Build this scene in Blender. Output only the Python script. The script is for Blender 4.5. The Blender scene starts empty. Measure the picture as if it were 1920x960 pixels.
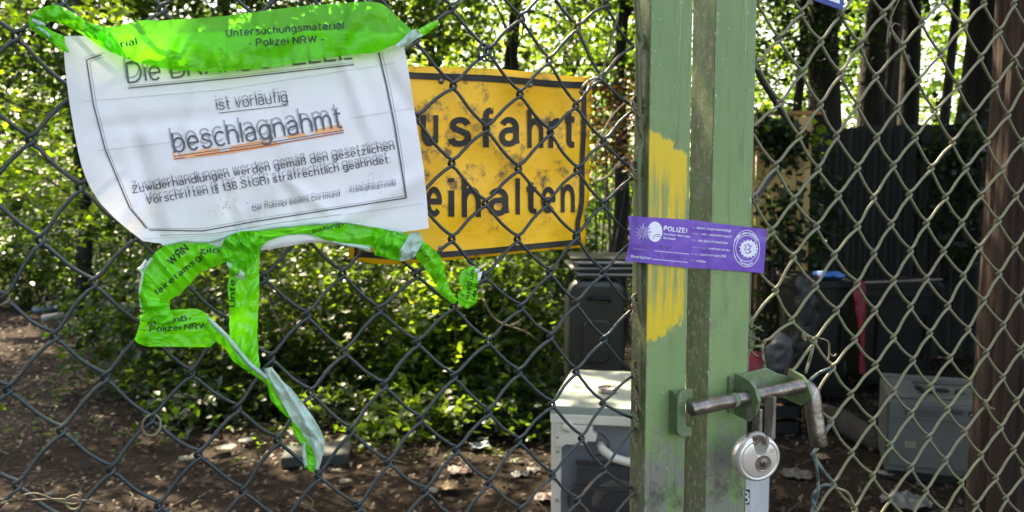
import bpy, bmesh, math, random
import numpy as np
from mathutils import Vector, Matrix, noise
from mathutils.bvhtree import BVHTree
random.seed(7); rng = np.random.default_rng(7)
rad = math.radians
# ------------------------------------------------------------------ camera, sky, sun, exposure
SC = bpy.context.scene; COL = SC.collection
PITCH = rad(5.0); CZ = 1.5; FPX = 1600.0
cd = bpy.data.cameras.new('camera'); cam = bpy.data.objects.new('camera', cd); COL.objects.link(cam)
cam.location = (0, 0, CZ); cam.rotation_euler = (rad(90) - PITCH, 0, 0)
cd.sensor_width = 36; cd.lens = 36 * FPX / 1920; cd.clip_start = .01; cd.clip_end = 500
cd.dof.use_dof = True; cd.dof.focus_distance = .80; cd.dof.aperture_fstop = 13
SC.camera = cam
SUN = Vector((-0.34, 0.50, 0.90)).normalized()
world = bpy.data.worlds.new('World'); SC.world = world; world.use_nodes = True
wn = world.node_tree.nodes; sky = wn.new('ShaderNodeTexSky'); sky.sky_type = 'NISHITA'; sky.sun_disc = False
sky.sun_elevation = math.asin(SUN.z); sky.sun_rotation = math.atan2(SUN.x, SUN.y)
sky.air_density = 1.0; sky.dust_density = 2.5; sky.ozone_density = 1.0
wb = wn.new('ShaderNodeMix'); wb.data_type = 'RGBA'; wb.blend_type = 'MULTIPLY'; wb.inputs[0].default_value = 1; wb.inputs[7].default_value = (1.16, 1.0, .84, 1)
world.node_tree.links.new(sky.outputs[0], wb.inputs[6]); world.node_tree.links.new(wb.outputs[2], wn['Background'].inputs[0]); wn['Background'].inputs[1].default_value = 0.15
ld = bpy.data.lights.new('sun', 'SUN'); ld.energy = 5.0; ld.angle = rad(0.5); ld.color = (1, .86, .60)
sun = bpy.data.objects.new('sun', ld); COL.objects.link(sun); sun.location = (-6, 4, 9)
sun.rotation_euler = SUN.to_track_quat('Z', 'Y').to_euler()
SC.view_settings.view_transform = 'Standard'; SC.view_settings.look = 'None'
SC.view_settings.exposure = 2.5; SC.view_settings.gamma = 1.0
# ------------------------------------------------------------------ where things stand
FWD = Vector((0, math.cos(PITCH), -math.sin(PITCH))); UPV = Vector((0, math.sin(PITCH), math.cos(PITCH))); CAM = Vector((0, 0, CZ))
def ray(px, py): return Vector((1, 0, 0)) * ((px - 960) / FPX) + UPV * ((480 - py) / FPX) + FWD
TV = Vector((.905, .4254, 0)).normalized(); NV = Vector((-TV.y, TV.x, 0)); ZV = Vector((0, 0, 1)); P0 = Vector((0, .805, 0)); ND = NV.dot(P0)
def GP(px, py, k=0.0):                      # point on the plane of the gate, k metres behind it
    d = ray(px, py); return CAM + d * ((ND + k - NV.dot(CAM)) / NV.dot(d))
def W(px, py, Y):
    d = ray(px, py); return CAM + d * (Y / d.y)
def G(px, py, z=0.0):
    d = ray(px, py); return CAM + d * ((z - CZ) / d.z)
def gate(s, z, k): return P0 + TV * s + NV * k + ZV * z
def SZ(px, py, k=0.0): p = GP(px, py, k); return (p - P0).dot(TV), p.z
# ------------------------------------------------------------------ materials
def mat(name, c1, c2=None, scale=8, rough=.6, metal=0, bump=0, bscale=None, c3=None, t3=.62, scale3=3, stretch=(1, 1, 1), world_pos=False, island=False, spec=.5, trans=0, trc=None, detail=6, w3=.05, alpha=1, tint=None, dist=.002):
    m = bpy.data.materials.new(name); m.use_nodes = True; nt = m.node_tree; N = nt.nodes; L = nt.links
    b = N['Principled BSDF']; b.inputs['Roughness'].default_value = rough; b.inputs['Metallic'].default_value = metal
    b.inputs['Specular IOR Level'].default_value = spec
    if world_pos: co = N.new('ShaderNodeNewGeometry').outputs['Position']
    else: co = N.new('ShaderNodeTexCoord').outputs['Object']
    mp = N.new('ShaderNodeMapping'); mp.inputs['Scale'].default_value = stretch; L.new(co, mp.inputs[0]); co = mp.outputs[0]
    col = None
    if c2 is None: b.inputs['Base Color'].default_value = (*c1, 1)
    else:
        n = N.new('ShaderNodeTexNoise'); n.inputs['Scale'].default_value = scale; n.inputs['Detail'].default_value = detail; n.inputs['Roughness'].default_value = .65
        L.new(co, n.inputs[0]); r = N.new('ShaderNodeValToRGB'); r.color_ramp.elements[0].position = .36; r.color_ramp.elements[1].position = .64
        r.color_ramp.elements[0].color = (*c1, 1); r.color_ramp.elements[1].color = (*c2, 1)
        if island: L.new(N.new('ShaderNodeNewGeometry').outputs['Random Per Island'], r.inputs[0]); r.color_ramp.elements[0].position = 0; r.color_ramp.elements[1].position = 1
        else: L.new(n.outputs[0], r.inputs[0])
        col = r.outputs[0]
        if c3:
            n3 = N.new('ShaderNodeTexNoise'); n3.inputs['Scale'].default_value = scale3; n3.inputs['Detail'].default_value = 10; n3.inputs['Roughness'].default_value = .75; L.new(co, n3.inputs[0])
            r3 = N.new('ShaderNodeMapRange'); r3.inputs[1].default_value = t3; r3.inputs[2].default_value = t3 + w3; L.new(n3.outputs[0], r3.inputs[0])
            mx = N.new('ShaderNodeMix'); mx.data_type = 'RGBA'; L.new(r3.outputs[0], mx.inputs[0]); L.new(col, mx.inputs[6]); mx.inputs[7].default_value = (*c3, 1); col = mx.outputs[2]
        L.new(col, b.inputs['Base Color'])
    if bump:
        nb = N.new('ShaderNodeTexNoise'); nb.inputs['Scale'].default_value = bscale or scale * 3; nb.inputs['Detail'].default_value = 8; L.new(co, nb.inputs[0])
        bp = N.new('ShaderNodeBump'); bp.inputs['Strength'].default_value = bump; bp.inputs['Distance'].default_value = dist; L.new(nb.outputs[0], bp.inputs['Height']); L.new(bp.outputs[0], b.inputs['Normal'])
    out = N['Material Output']; last = b.outputs[0]
    if trans:
        t = N.new('ShaderNodeBsdfTranslucent'); mxs = N.new('ShaderNodeMixShader'); mxs.inputs[0].default_value = trans
        if trc: t.inputs[0].default_value = (*trc, 1)
        elif col: L.new(col, t.inputs[0])
        else: t.inputs[0].default_value = (*c1, 1)
        L.new(last, mxs.inputs[1]); L.new(t.outputs[0], mxs.inputs[2]); last = mxs.outputs[0]
    if alpha < 1:
        t = N.new('ShaderNodeBsdfTransparent'); t.inputs[0].default_value = (*(tint or (1, 1, 1)), 1); mxs = N.new('ShaderNodeMixShader'); mxs.inputs[0].default_value = alpha
        L.new(t.outputs[0], mxs.inputs[1]); L.new(last, mxs.inputs[2]); last = mxs.outputs[0]
    if trans or alpha < 1: L.new(last, out.inputs[0])
    return m
def leafmat(name, c1, c2, tr=.5, gain=3.0):
    c1 = tuple(x * .42 for x in c1); c2 = tuple(x * .42 for x in c2); gain *= 2.1
    m = mat(name, c1, c2, island=True, rough=.42, trans=tr, spec=.45)
    nt = m.node_tree; t = [n for n in nt.nodes if n.type == 'BSDF_TRANSLUCENT'][0]; src = t.inputs[0].links[0].from_socket
    g = nt.nodes.new('ShaderNodeMix'); g.data_type = 'RGBA'; g.blend_type = 'MULTIPLY'; g.inputs[0].default_value = 1
    g.inputs[7].default_value = (gain * 1.3, gain * 1.12, gain * .25, 1); nt.links.new(src, g.inputs[6]); nt.links.new(g.outputs[2], t.inputs[0]); return m
MT = {}
MT['wire_l'] = mat('slate_plastic_wire', (.020, .034, .040), (.042, .044, .040), 22, .33, bump=.3, bscale=300, c3=(.13, .085, .05), t3=.60, scale3=14)
MT['wire_r'] = mat('green_painted_wire', (.175, .185, .085), (.17, .145, .095), 18, .5, bump=.4, bscale=300, c3=(.03, .06, .07), t3=.64, scale3=6, w3=.03)
MT['rod'] = mat('overpainted_rod', (.16, .22, .09), (.13, .09, .05), 12, .7, bump=.6, bscale=220, c3=(.30, .26, .12), t3=.6, scale3=30)
MT['tie'] = mat('rusty_tie_wire', (.13, .08, .05), (.20, .20, .11), 60, .75, bump=.5, bscale=300)
MT['bolt'] = mat('scratched_steel', (.30, .26, .22), (.12, .10, .08), 45, .32, .8, bump=.5, bscale=160, c3=(.42, .38, .33), t3=.6, scale3=50, stretch=(1, 1, 1))
MT['steel'] = mat('polished_steel', (.86, .81, .74), (.74, .68, .60), 14, .30, .5, bump=.15, bscale=200)
MT['steel2'] = mat('tarnished_steel', (.36, .33, .29), (.20, .16, .12), 40, .38, .7, bump=.2, bscale=200)
MT['dark'] = mat('dark_metal', (.02, .018, .015))
MT['paper'] = mat('white_paper', (.86, .83, .845), (.82, .79, .805), 9, .75, trans=.12, bump=.25, bscale=30, dist=.004)
MT['ink'] = mat('grey_print', (.10, .10, .125)); MT['ghost'] = mat('faded_print', (.36, .36, .40)); MT['line'] = mat('faint_line', (.55, .54, .60))
MT['orange'] = mat('orange_highlight', (.85, .42, .20)); MT['redline'] = mat('red_line', (.42, .10, .05))
MT['tape'] = mat('lime_tape', (.17, .74, .006), (.24, .84, .010), 5, .24, trans=.40, bump=.5, bscale=30, dist=.007, spec=.6, stretch=(2.2, 2.2, .7), detail=3)
MT['tape_top'] = mat('lime_tape_sheer', (.17, .74, .006), (.24, .86, .015), 5, .24, trans=.40, bump=.5, bscale=16, dist=.010, spec=.6, alpha=.62, tint=(.24, .92, .03), stretch=(.8, .8, 1.8), detail=3)
MT['tapeback'] = mat('pale_tape_back', (.50, .66, .56), (.62, .74, .66), 14, .4, trans=.25, bump=.6, bscale=60, dist=.005)
MT['tapeink'] = mat('black_tape_print', (.012, .03, .012), rough=.5)
MT['purple'] = mat('purple_seal', (.150, .062, .42), (.18, .078, .47), 20, .38, bump=.3, bscale=40, dist=.003)
MT['white'] = mat('white_print', (.80, .78, .86)); MT['fade'] = mat('worn_white_print', (.42, .33, .65)); MT['pen'] = mat('pen_ink', (.07, .03, .22))
MT['blue'] = mat('blue_enamel', (.04, .06, .26)); MT['cream'] = mat('cream_enamel', (.66, .61, .50), (.56, .51, .41), 6, .4, c3=(.40, .30, .2), t3=.66, scale3=9)
def yellow_sign_mat():
    m = mat('rusty_yellow_sign', (1.0, .56, .004), (.98, .47, .004), 8, .5, bump=.35, bscale=120, c3=(.20, .11, .03), t3=.52, scale3=30, w3=.10)
    return m
MT['yellow'] = yellow_sign_mat()
MT['signblack'] = mat('weathered_black', (.018, .016, .014), (.045, .036, .026), 25, .75, bump=.5, bscale=200, c3=(.40, .24, .03), t3=.68, scale3=60)
def paint_mat(patch, cen=None, dirt_vs_shade=1.0):
    m = bpy.data.materials.new('green_gate_paint'); m.use_nodes = True; nt = m.node_tree; N = nt.nodes; L = nt.links; b = N['Principled BSDF']
    b.inputs['Roughness'].default_value = .48; b.inputs['Specular IOR Level'].default_value = .35
    pos = N.new('ShaderNodeTexCoord').outputs['Object']
    def noi(s, d=8, ro=.6, st=(1, 1, 1), rot=0):
        mp = N.new('ShaderNodeMapping'); mp.inputs['Scale'].default_value = st; mp.inputs['Rotation'].default_value = (0, rot, 0); L.new(pos, mp.inputs[0])
        n = N.new('ShaderNodeTexNoise'); n.inputs['Scale'].default_value = s; n.inputs['Detail'].default_value = d; n.inputs['Roughness'].default_value = ro; L.new(mp.outputs[0], n.inputs[0]); return n.outputs[0]
    def mr(x, a, c, lo=0, hi=1):
        r = N.new('ShaderNodeMapRange'); L.new(x, r.inputs[0]); r.inputs[1].default_value = a; r.inputs[2].default_value = c; r.inputs[3].default_value = lo; r.inputs[4].default_value = hi; return r.outputs[0]
    def mix(f, a, c):
        x = N.new('ShaderNodeMix'); x.data_type = 'RGBA'; L.new(f, x.inputs[0])
        for i, v in ((6, a), (7, c)):
            if isinstance(v, tuple): x.inputs[i].default_value = (*v, 1)
            else: L.new(v, x.inputs[i])
        return x.outputs[2]
    def mth(op, a, c):
        x = N.new('ShaderNodeMath'); x.operation = op
        for i, v in ((0, a), (1, c)):
            if isinstance(v, (int, float)): x.inputs[i].default_value = v
            else: L.new(v, x.inputs[i])
        return x.outputs[0]
    sep = N.new('ShaderNodeSeparateXYZ'); L.new(pos, sep.inputs[0]); z = sep.outputs[2]
    col = mix(mr(noi(9, st=(1, 1, .35)), .35, .65), (.158, .238, .086), (.228, .318, .128))
    col = mix(mr(noi(26, st=(3, 3, .5)), .55, .80, 0, .8), col, (.085, .125, .055))
    col = mix(mr(noi(7, 10, .7, (1, 1, .6)), .58, .70, 0, .7), col, (.12, .135, .10))      # grime
    low = mr(z, -.10, -.24, 0, .25)                                                          # worn hard around the lock height
    col = mix(mr(mth('ADD', noi(38, 10, .75), low), .66, .74, 0, .85), col, (.20, .185, .165))
    col = mix(mr(mth('ADD', noi(17, 10, .75), low), .72, .84, 0, .9), col, (.07, .06, .05))
    col = mix(mr(noi(120, 6, .7, (2.5, 2.5, .045)), .60, .66, 0, .55), col, (.075, .11, .055))                    # long scratches
    col = mix(mr(noi(70, 6, .7, (2, 2, .05)), .64, .68, 0, .5), col, (.33, .40, .25))
    col = mix(mr(noi(330, 3), .70, .73), col, (.55, .60, .50))                              # white specks
    col = mix(mr(noi(120, 4), .72, .74), col, (.05, .04, .03))
    col = mix(mr(noi(4.5, 10, .8, (1, 1, .5)), .70, .73), col, (.16, .07, .035))
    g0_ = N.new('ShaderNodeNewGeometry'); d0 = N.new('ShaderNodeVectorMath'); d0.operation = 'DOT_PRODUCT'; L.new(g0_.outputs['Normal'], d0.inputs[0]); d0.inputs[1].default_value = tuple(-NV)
    flank = mr(d0.outputs['Value'], .2, .5, 1, 0); col = mix(mth('MULTIPLY', flank, mr(noi(11, 9, .75, (1, 1, .4)), .42, .60, .15, .75)), col, (.085, .065, .035) if dirt_vs_shade > .5 else (.07, .10, .04))   # rust and dirt on the left flank; shade painted dark green on the right
    col = mix(mth('MULTIPLY', flank, mr(noi(24, 9, .8, (1, 1, .6)), .58 + .10 * (1 - dirt_vs_shade), .64 + .10 * (1 - dirt_vs_shade))), col, (.15, .07, .03))
    if cen is not None:
        d1 = N.new('ShaderNodeVectorMath'); d1.operation = 'DOT_PRODUCT'; L.new(pos, d1.inputs[0]); d1.inputs[1].default_value = tuple(TV); ex = mr(mth('ABSOLUTE', mth('SUBTRACT', d1.outputs['Value'], cen), 0), .0165, .0232, 0, 1)
        col = mix(mr(mth('ADD', noi(130, 8, .8, (1, 1, .5)), mth('MULTIPLY', ex, .20)), .73, .76), col, mix(noi(60), (.34, .40, .27), (.13, .08, .045)))   # chipped edges
        col = mix(mr(mth('ADD', noi(300, 5, .7, (1, 1, .5)), mth('MULTIPLY', ex, .17)), .78, .80), col, (.40, .44, .33))
    if patch:
        s, z0, z1 = patch
        dx = N.new('ShaderNodeVectorMath'); dx.operation = 'DOT_PRODUCT'; L.new(pos, dx.inputs[0]); dx.inputs[1].default_value = tuple(TV); sx = mth('SUBTRACT', dx.outputs['Value'], s)   # across the face, 0 in its middle
        edge = mth('MULTIPLY', mth('SUBTRACT', noi(75, 8, .75, (1, 1, .55), .3), .5), .060); big = mth('MULTIPLY', mth('SUBTRACT', noi(22, 3, .6), .5), .045); edge = mth('ADD', edge, big)
        up = mr(mth('ADD', mth('ADD', z, edge), mth('MULTIPLY', sx, .45)), z1 - .003, z1 + .003, 1, 0); dn = mr(mth('ADD', mth('ADD', z, edge), mth('MULTIPLY', sx, -.42)), z0 - .003, z0 + .003, 0, 1)
        rt = mr(mth('ADD', sx, mth('MULTIPLY', mth('SUBTRACT', noi(70, 8, .8, (1, 1, .25)), .5), .016)), .0190, .0215, 1, 0)
        streak = mr(noi(150, 7, .7, (1, 1, .05), .20), .42, .60, .15, 1); ends = mr(mth('ABSOLUTE', mth('SUBTRACT', z, (z0 + z1) / 2), 0), (z1 - z0) * .26, (z1 - z0) * .46, 0, .8)
        mask = mth('MULTIPLY', mth('MULTIPLY', mth('MULTIPLY', up, dn), rt), mth('MINIMUM', mth('ADD', streak, ends), 1.0))
        g = N.new('ShaderNodeNewGeometry'); dp = N.new('ShaderNodeVectorMath'); dp.operation = 'DOT_PRODUCT'; L.new(g.outputs['Normal'], dp.inputs[0]); dp.inputs[1].default_value = tuple(-NV)
        side = mr(dp.outputs['Value'], .2, .4, 0, 1)
        col = mix(mth('MULTIPLY', mask, side), col, mix(noi(30), (.80, .48, .008), (.58, .48, .04)))
    L.new(col, b.inputs['Base Color'])
    bp = N.new('ShaderNodeBump'); bp.inputs['Strength'].default_value = .35; bp.inputs['Distance'].default_value = .0015; L.new(noi(90, 9, .7, (1, 1, .6)), bp.inputs['Height']); L.new(bp.outputs[0], b.inputs['Normal'])
    return m
# ------------------------------------------------------------------ geometry helpers
class MB:
    def __init__(s): s.v = []; s.f = []
    def add(s, v, f):
        o = len(s.v); s.v += [tuple(x) for x in v]; s.f += [tuple(i + o for i in q) for q in f]; return s
    def box(s, o, ax, ay, az):              # corner o and three edge vectors
        o, ax, ay, az = map(Vector, (o, ax, ay, az))
        v = [o + ax * i + ay * j + az * k for k in (0, 1) for j in (0, 1) for i in (0, 1)]
        f = [(0, 2, 3, 1), (4, 5, 7, 6), (0, 1, 5, 4), (2, 6, 7, 3), (0, 4, 6, 2), (1, 3, 7, 5)]
        if ax.cross(ay).dot(az) < 0: f = [q[::-1] for q in f]
        return s.add(v, f)
    def tube(s, pts, r, n=6, cap=True):
        pts = [Vector(p) for p in pts]; m = len(pts); rr = r if hasattr(r, '__len__') else [r] * m
        t0 = (pts[1] - pts[0]).normalized(); u = t0.orthogonal().normalized(); vs = []
        for i, p in enumerate(pts):
            t = (pts[min(i + 1, m - 1)] - pts[max(i - 1, 0)]).normalized()
            u = (u - t * u.dot(t)); u = u.normalized() if u.length > 1e-6 else t.orthogonal().normalized(); w = t.cross(u)
            vs += [p + (u * math.cos(2 * math.pi * j / n) + w * math.sin(2 * math.pi * j / n)) * rr[i] for j in range(n)]
        fs = [(i * n + j, i * n + (j + 1) % n, (i + 1) * n + (j + 1) % n, (i + 1) * n + j) for i in range(m - 1) for j in range(n)]
        if cap: fs += [tuple(range(n))[::-1], tuple((m - 1) * n + j for j in range(n))]
        return s.add(vs, fs)
    def prism(s, poly, o, ax, ay, az, holes=None):   # poly in (x, y) metres in frame ax, ay, extruded along az
        o = Vector(o); bm = bmesh.new(); n = len(poly)
        a = [o + ax * x + ay * y for x, y in poly]; c = [p + az for p in a]
        s.add(a + c, [tuple(range(n)), tuple(range(2 * n - 1, n - 1, -1))] + [(i, n + i, n + (i + 1) % n, (i + 1) % n) for i in range(n)]); bm.free(); return s
    def lathe(s, prof, o, ax, n=40):        # prof = (radius, height) along ax
        ax = Vector(ax).normalized(); u = ax.orthogonal().normalized(); w = ax.cross(u); o = Vector(o); vs = []
        for r, h in prof: vs += [o + ax * h + (u * math.cos(2 * math.pi * j / n) + w * math.sin(2 * math.pi * j / n)) * r for j in range(n)]
        fs = [(i * n + j, i * n + (j + 1) % n, (i + 1) * n + (j + 1) % n, (i + 1) * n + j) for i in range(len(prof) - 1) for j in range(n)]
        return s.add(vs, fs)
def root_of(o):
    while o.parent: o = o.parent
    return o
def obj(name, mb, m, parent=None, smooth=False, bevel=0, loc=None, fixn=True):
    me = bpy.data.meshes.new(name)
    if isinstance(mb, MB): V = np.array(mb.v, dtype=np.float64); F = mb.f
    else: V, F = mb; V = np.asarray(V, dtype=np.float64)
    if parent: L = Vector(root_of(parent).location)
    else:
        L = Vector(loc) if loc is not None else Vector(((V[:, 0].min() + V[:, 0].max()) / 2, (V[:, 1].min() + V[:, 1].max()) / 2, V[:, 2].min()))
    me.from_pydata((V - np.array(L)).tolist(), [], F)
    if fixn:
        bm = bmesh.new(); bm.from_mesh(me); bmesh.ops.recalc_face_normals(bm, faces=bm.faces)
        if bevel: bmesh.ops.bevel(bm, geom=[e for e in bm.edges if len(e.link_faces) == 2 and e.calc_face_angle(0) > .5], offset=bevel, segments=2, affect='EDGES', profile=.6)
        bm.to_mesh(me); bm.free()
    if smooth: me.polygons.foreach_set('use_smooth', [True] * len(me.polygons))
    me.materials.append(m); o = bpy.data.objects.new(name, me); COL.objects.link(o)
    if parent: o.parent = parent
    else: o.location = L
    return o
def tag(o, label=None, cat=None, group=None, kind=None):
    for k, v in (('label', label), ('category', cat), ('group', group), ('kind', kind)):
        if v: o[k] = v
    return o
def thing(name, label, cat, loc, group=None):
    o = bpy.data.objects.new(name, None); COL.objects.link(o); o.location = loc; o.empty_display_size = .05
    return tag(o, label, cat, group)
def crom(P, n):                             # smooth curve through control points, n samples evenly spaced
    P = np.array(P, dtype=float); Q = np.vstack([2 * P[0] - P[1], P, 2 * P[-1] - P[-2]]); out = []
    for i in range(1, len(Q) - 2):
        for t in np.linspace(0, 1, 10, endpoint=False):
            a, b, c, d = Q[i - 1], Q[i], Q[i + 1], Q[i + 2]
            out.append(.5 * ((2 * b) + (c - a) * t + (2 * a - 5 * b + 4 * c - d) * t * t + (3 * b - a - 3 * c + d) * t ** 3))
    out.append(Q[-2]); out = np.array(out); d = np.r_[0, np.cumsum(np.linalg.norm(np.diff(out[:, :2], axis=0), axis=1))]
    s = np.linspace(0, d[-1], n); return np.stack([np.interp(s, d, out[:, k]) for k in range(out.shape[1])], 1)
def bvh(o):
    L = root_of(o).location; return BVHTree.FromPolygons([v.co + L for v in o.data.vertices], [tuple(p.vertices) for p in o.data.polygons])
def on(tree, px, py, lift, k=0):            # point where a thing printed on a surface sits
    d = ray(px, py).normalized(); h = tree.ray_cast(CAM, d) if tree else (None,)
    return (h[0] if h[0] is not None else GP(px, py, k)) - d * lift
# ------------------------------------------------------------------ a plain grotesque alphabet drawn with strokes (capital height 1, small letters .72)
def _A(cx, cy, rx, ry, a0, a1):
    n = max(4, int(abs(a1 - a0) / 15)); return [(cx + rx * math.cos(rad(a0 + (a1 - a0) * i / n)), cy + ry * math.sin(rad(a0 + (a1 - a0) * i / n))) for i in range(n + 1)]
def _S(P, n=22): return [tuple(p) for p in crom(P, n)]
_X = .70; _st = lambda x, a, b: [(x, a), (x, b)]
_arch = lambda x, w=.46: [(x, .40)] + _A(x + w / 2, .42, w / 2, .28, 180, 0) + [(x + w, 0)]
_o = _A(.25, .35, .25, .35, 90, 450); _dot = [(0, .93), (0, 1.03)]
_s = _S([(.42, .56), (.34, .67), (.20, .70), (.06, .63), (.05, .48), (.22, .38), (.39, .29), (.42, .13), (.30, .02), (.18, 0), (.05, .04), (0, .16)])
_Sc = _S([(.54, .76), (.44, .93), (.27, 1.0), (.09, .92), (.05, .72), (.22, .57), (.42, .46), (.57, .29), (.48, .07), (.28, 0), (.10, .06), (0, .26)])
_a = [_A(.22, .47, .21, .23, 155, 0) + [(.43, .10), (.46, 0)], [(.43, .42), (.22, .40)] + _A(.20, .20, .20, .20, 90, 270) + _A(.22, .22, .21, .22, 270, 350)]
_u = [(0, _X)] + _A(.22, .25, .22, .25, 180, 360) + [(.44, _X)]
_e = [(.02, .36), (.48, .36)] + _A(.25, .35, .235, .35, 5, 318)
_g = [_A(.25, .35, .25, .35, 90, 450), [(.49, _X), (.49, -.06)] + _A(.25, -.06, .24, .22, 0, -155)]
GL = {'a': _a, 'b': [_st(0, 0, 1), _o], 'c': [_A(.25, .35, .25, .35, 45, 315)], 'd': [_st(.5, 0, 1), _o], 'e': [_e], 'f': [[(.34, 1.0), (.26, 1.0)] + _A(.27, .85, .14, .15, 90, 180) + [(.13, 0)], [(0, _X), (.31, _X)]], 'g': _g,
      'h': [_st(0, 0, 1), _arch(0)], 'i': [_st(0, 0, _X), _dot], 'k': [_st(0, 0, 1), [(.40, _X), (0, .28)], [(.14, .40), (.43, 0)]], 'l': [_st(0, 0, 1)], 'm': [_st(0, 0, _X), _arch(0, .36), _arch(.36, .36)], 'n': [_st(0, 0, _X), _arch(0)],
      'o': [_o], 'p': [_st(0, -.28, _X), _o], 'r': [_st(0, 0, _X), [(0, .38)] + _A(.24, .42, .24, .28, 180, 75)], 's': [_s], 't': [[(.13, .92), (.13, .14)] + _A(.24, .13, .11, .13, 180, 270) + [(.31, 0)], [(0, _X), (.31, _X)]],
      'u': [_u, _st(.44, 0, _X)], 'v': [[(0, _X), (.22, 0), (.44, _X)]], 'w': [[(0, _X), (.17, 0), (.34, _X), (.51, 0), (.68, _X)]], 'y': [[(0, _X), (.22, 0)], [(.44, _X), (.18, -.2), (.03, -.28)]], 'z': [[(.01, _X), (.41, _X), (0, 0), (.43, 0)]],
      'ä': _a + [_st(.12, .93, 1.02), _st(.31, .93, 1.02)], 'ö': [_o, _st(.15, .93, 1.02), _st(.35, .93, 1.02)], 'ü': [_u, _st(.44, 0, _X), _st(.12, .93, 1.02), _st(.32, .93, 1.02)],
      'ß': [[(0, 0), (0, .76)] + _A(.2, .78, .2, .22, 180, 0) + _S([(.40, .78), (.34, .62), (.22, .54), (.40, .42), (.46, .24), (.36, .04), (.20, 0)], 14)],
      'A': [[(0, 0), (.34, 1), (.68, 0)], [(.12, .34), (.56, .34)]], 'B': [_st(0, 0, 1), [(0, 1), (.32, 1)] + _A(.32, .76, .22, .24, 90, -90) + [(0, .52)], [(.30, .52)] + _A(.33, .26, .25, .26, 90, -90) + [(0, 0)]], 'D': [_st(0, 0, 1), [(0, 1), (.26, 1)] + _A(.26, .5, .36, .5, 90, -90) + [(0, 0)]],
      'E': [[(.54, 1), (0, 1), (0, 0), (.56, 0)], [(0, .53), (.49, .53)]], 'F': [[(.52, 1), (0, 1), (0, 0)], [(0, .53), (.44, .53)]], 'G': [_A(.36, .5, .36, .5, 50, 300) + [(.68, .12), (.68, .46), (.40, .46)]], 'I': [_st(0, 0, 1)], 'K': [_st(0, 0, 1), [(.56, 1), (0, .40)], [(.18, .58), (.60, 0)]], 'L': [[(0, 1), (0, 0), (.50, 0)]],
      'N': [[(0, 0), (0, 1), (.58, 0), (.58, 1)]], 'O': [_A(.37, .5, .37, .5, 90, 450)], 'P': [_st(0, 0, 1), [(0, 1), (.32, 1)] + _A(.32, .74, .24, .26, 90, -90) + [(0, .48)]], 'R': [_st(0, 0, 1), [(0, 1), (.34, 1)] + _A(.34, .75, .24, .25, 90, -90) + [(0, .50)], [(.32, .50), (.60, 0)]],
      'S': [_Sc], 'T': [[(0, 1), (.62, 1)], _st(.31, 0, 1)], 'U': [[(0, 1)] + _A(.29, .3, .29, .3, 180, 360) + [(.58, 1)]], 'V': [[(0, 1), (.32, 0), (.64, 1)]], 'W': [[(0, 1), (.23, 0), (.46, 1), (.69, 0), (.92, 1)]], 'Z': [[(.02, 1), (.56, 1), (0, 0), (.58, 0)]],
      '1': [[(.04, .76), (.22, 1), (.22, 0)]], '3': [_A(.24, .75, .22, .25, 150, -90) + _A(.24, .25, .26, .25, 90, -150)], '6': [_A(.26, .29, .24, .29, 0, 360), [(.46, .86)] + _A(.28, .66, .24, .34, 60, 185) + [(.02, .30)]],
      '-': [[(0, .36), (.26, .36)]], '.': [[(0, -.02), (0, .09)]], ',': [[(.02, .09), (.02, 0), (-.03, -.14)]], ':': [[(0, -.02), (0, .09)], [(0, .60), (0, .70)]], '(': [_A(.30, .38, .28, .66, 125, 235)], ')': [_A(-.10, .38, .28, .66, 55, -55)],
      '§': [_S([(.40, .86), (.30, 1), (.14, .98), (.08, .84), (.22, .68), (.38, .52), (.36, .36), (.20, .30)], 14), _S([(.06, .02), (.16, -.14), (.32, -.12), (.38, .02), (.24, .20), (.06, .36), (.10, .52), (.26, .58)], 14)]}
GL['Я'] = [[(.60 - x, y) for x, y in P] for P in GL['R']]
_tc = {}
def glyph_mesh(txt, wt):                    # wt = stroke width in units of the capital height
    key = (txt, wt)
    if key in _tc: return _tc[key]
    V = []; F = []; X = 0; sp = .10 + wt
    for ch in txt:
        if ch == ' ': X += .34; continue
        g = GL[ch]; mn = min(x for P in g for x, _ in P); mxx = max(x for P in g for x, _ in P)
        for P in g:
            A = np.array(P, float); 
            B = [A[0]]
            for a, b in zip(A, A[1:]):                                    # pieces short enough to follow a creased surface
                k = max(1, int(np.linalg.norm(b - a) / .25)); B += [a + (b - a) * i / k for i in range(1, k + 1)]
            A = np.array(B); closed = np.linalg.norm(A[0] - A[-1]) < 1e-6; n = len(A); sg = np.diff(A, axis=0); sg /= np.linalg.norm(sg, axis=1)[:, None] + 1e-12; nn = np.stack([-sg[:, 1], sg[:, 0]], 1); L = []; R = []
            for i in range(n):
                a = nn[i - 1] if i > 0 else (nn[-1] if closed else nn[0]); b = nn[i] if i < n - 1 else (nn[0] if closed else nn[-1]); m = a + b; q = np.dot(m, m); m = m / q * 2 if q > .3 else b; p = A[i].copy()
                if np.dot(m, m) > 4: m *= 2 / np.linalg.norm(m)
                L.append(p + m * wt / 2); R.append(p - m * wt / 2)
            o = len(V); V += [(x - mn + X + wt / 2, y) for x, y in L + R]; F += [(o + i, o + i + 1, o + n + i + 1, o + n + i)[::-1] for i in range(n - 1)]
        X += mxx - mn + wt + .10
    V = np.array(V); V[:, 1] = V[:, 1] * (1 - wt) + wt / 2; _tc[key] = (V, F); return V, F
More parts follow.
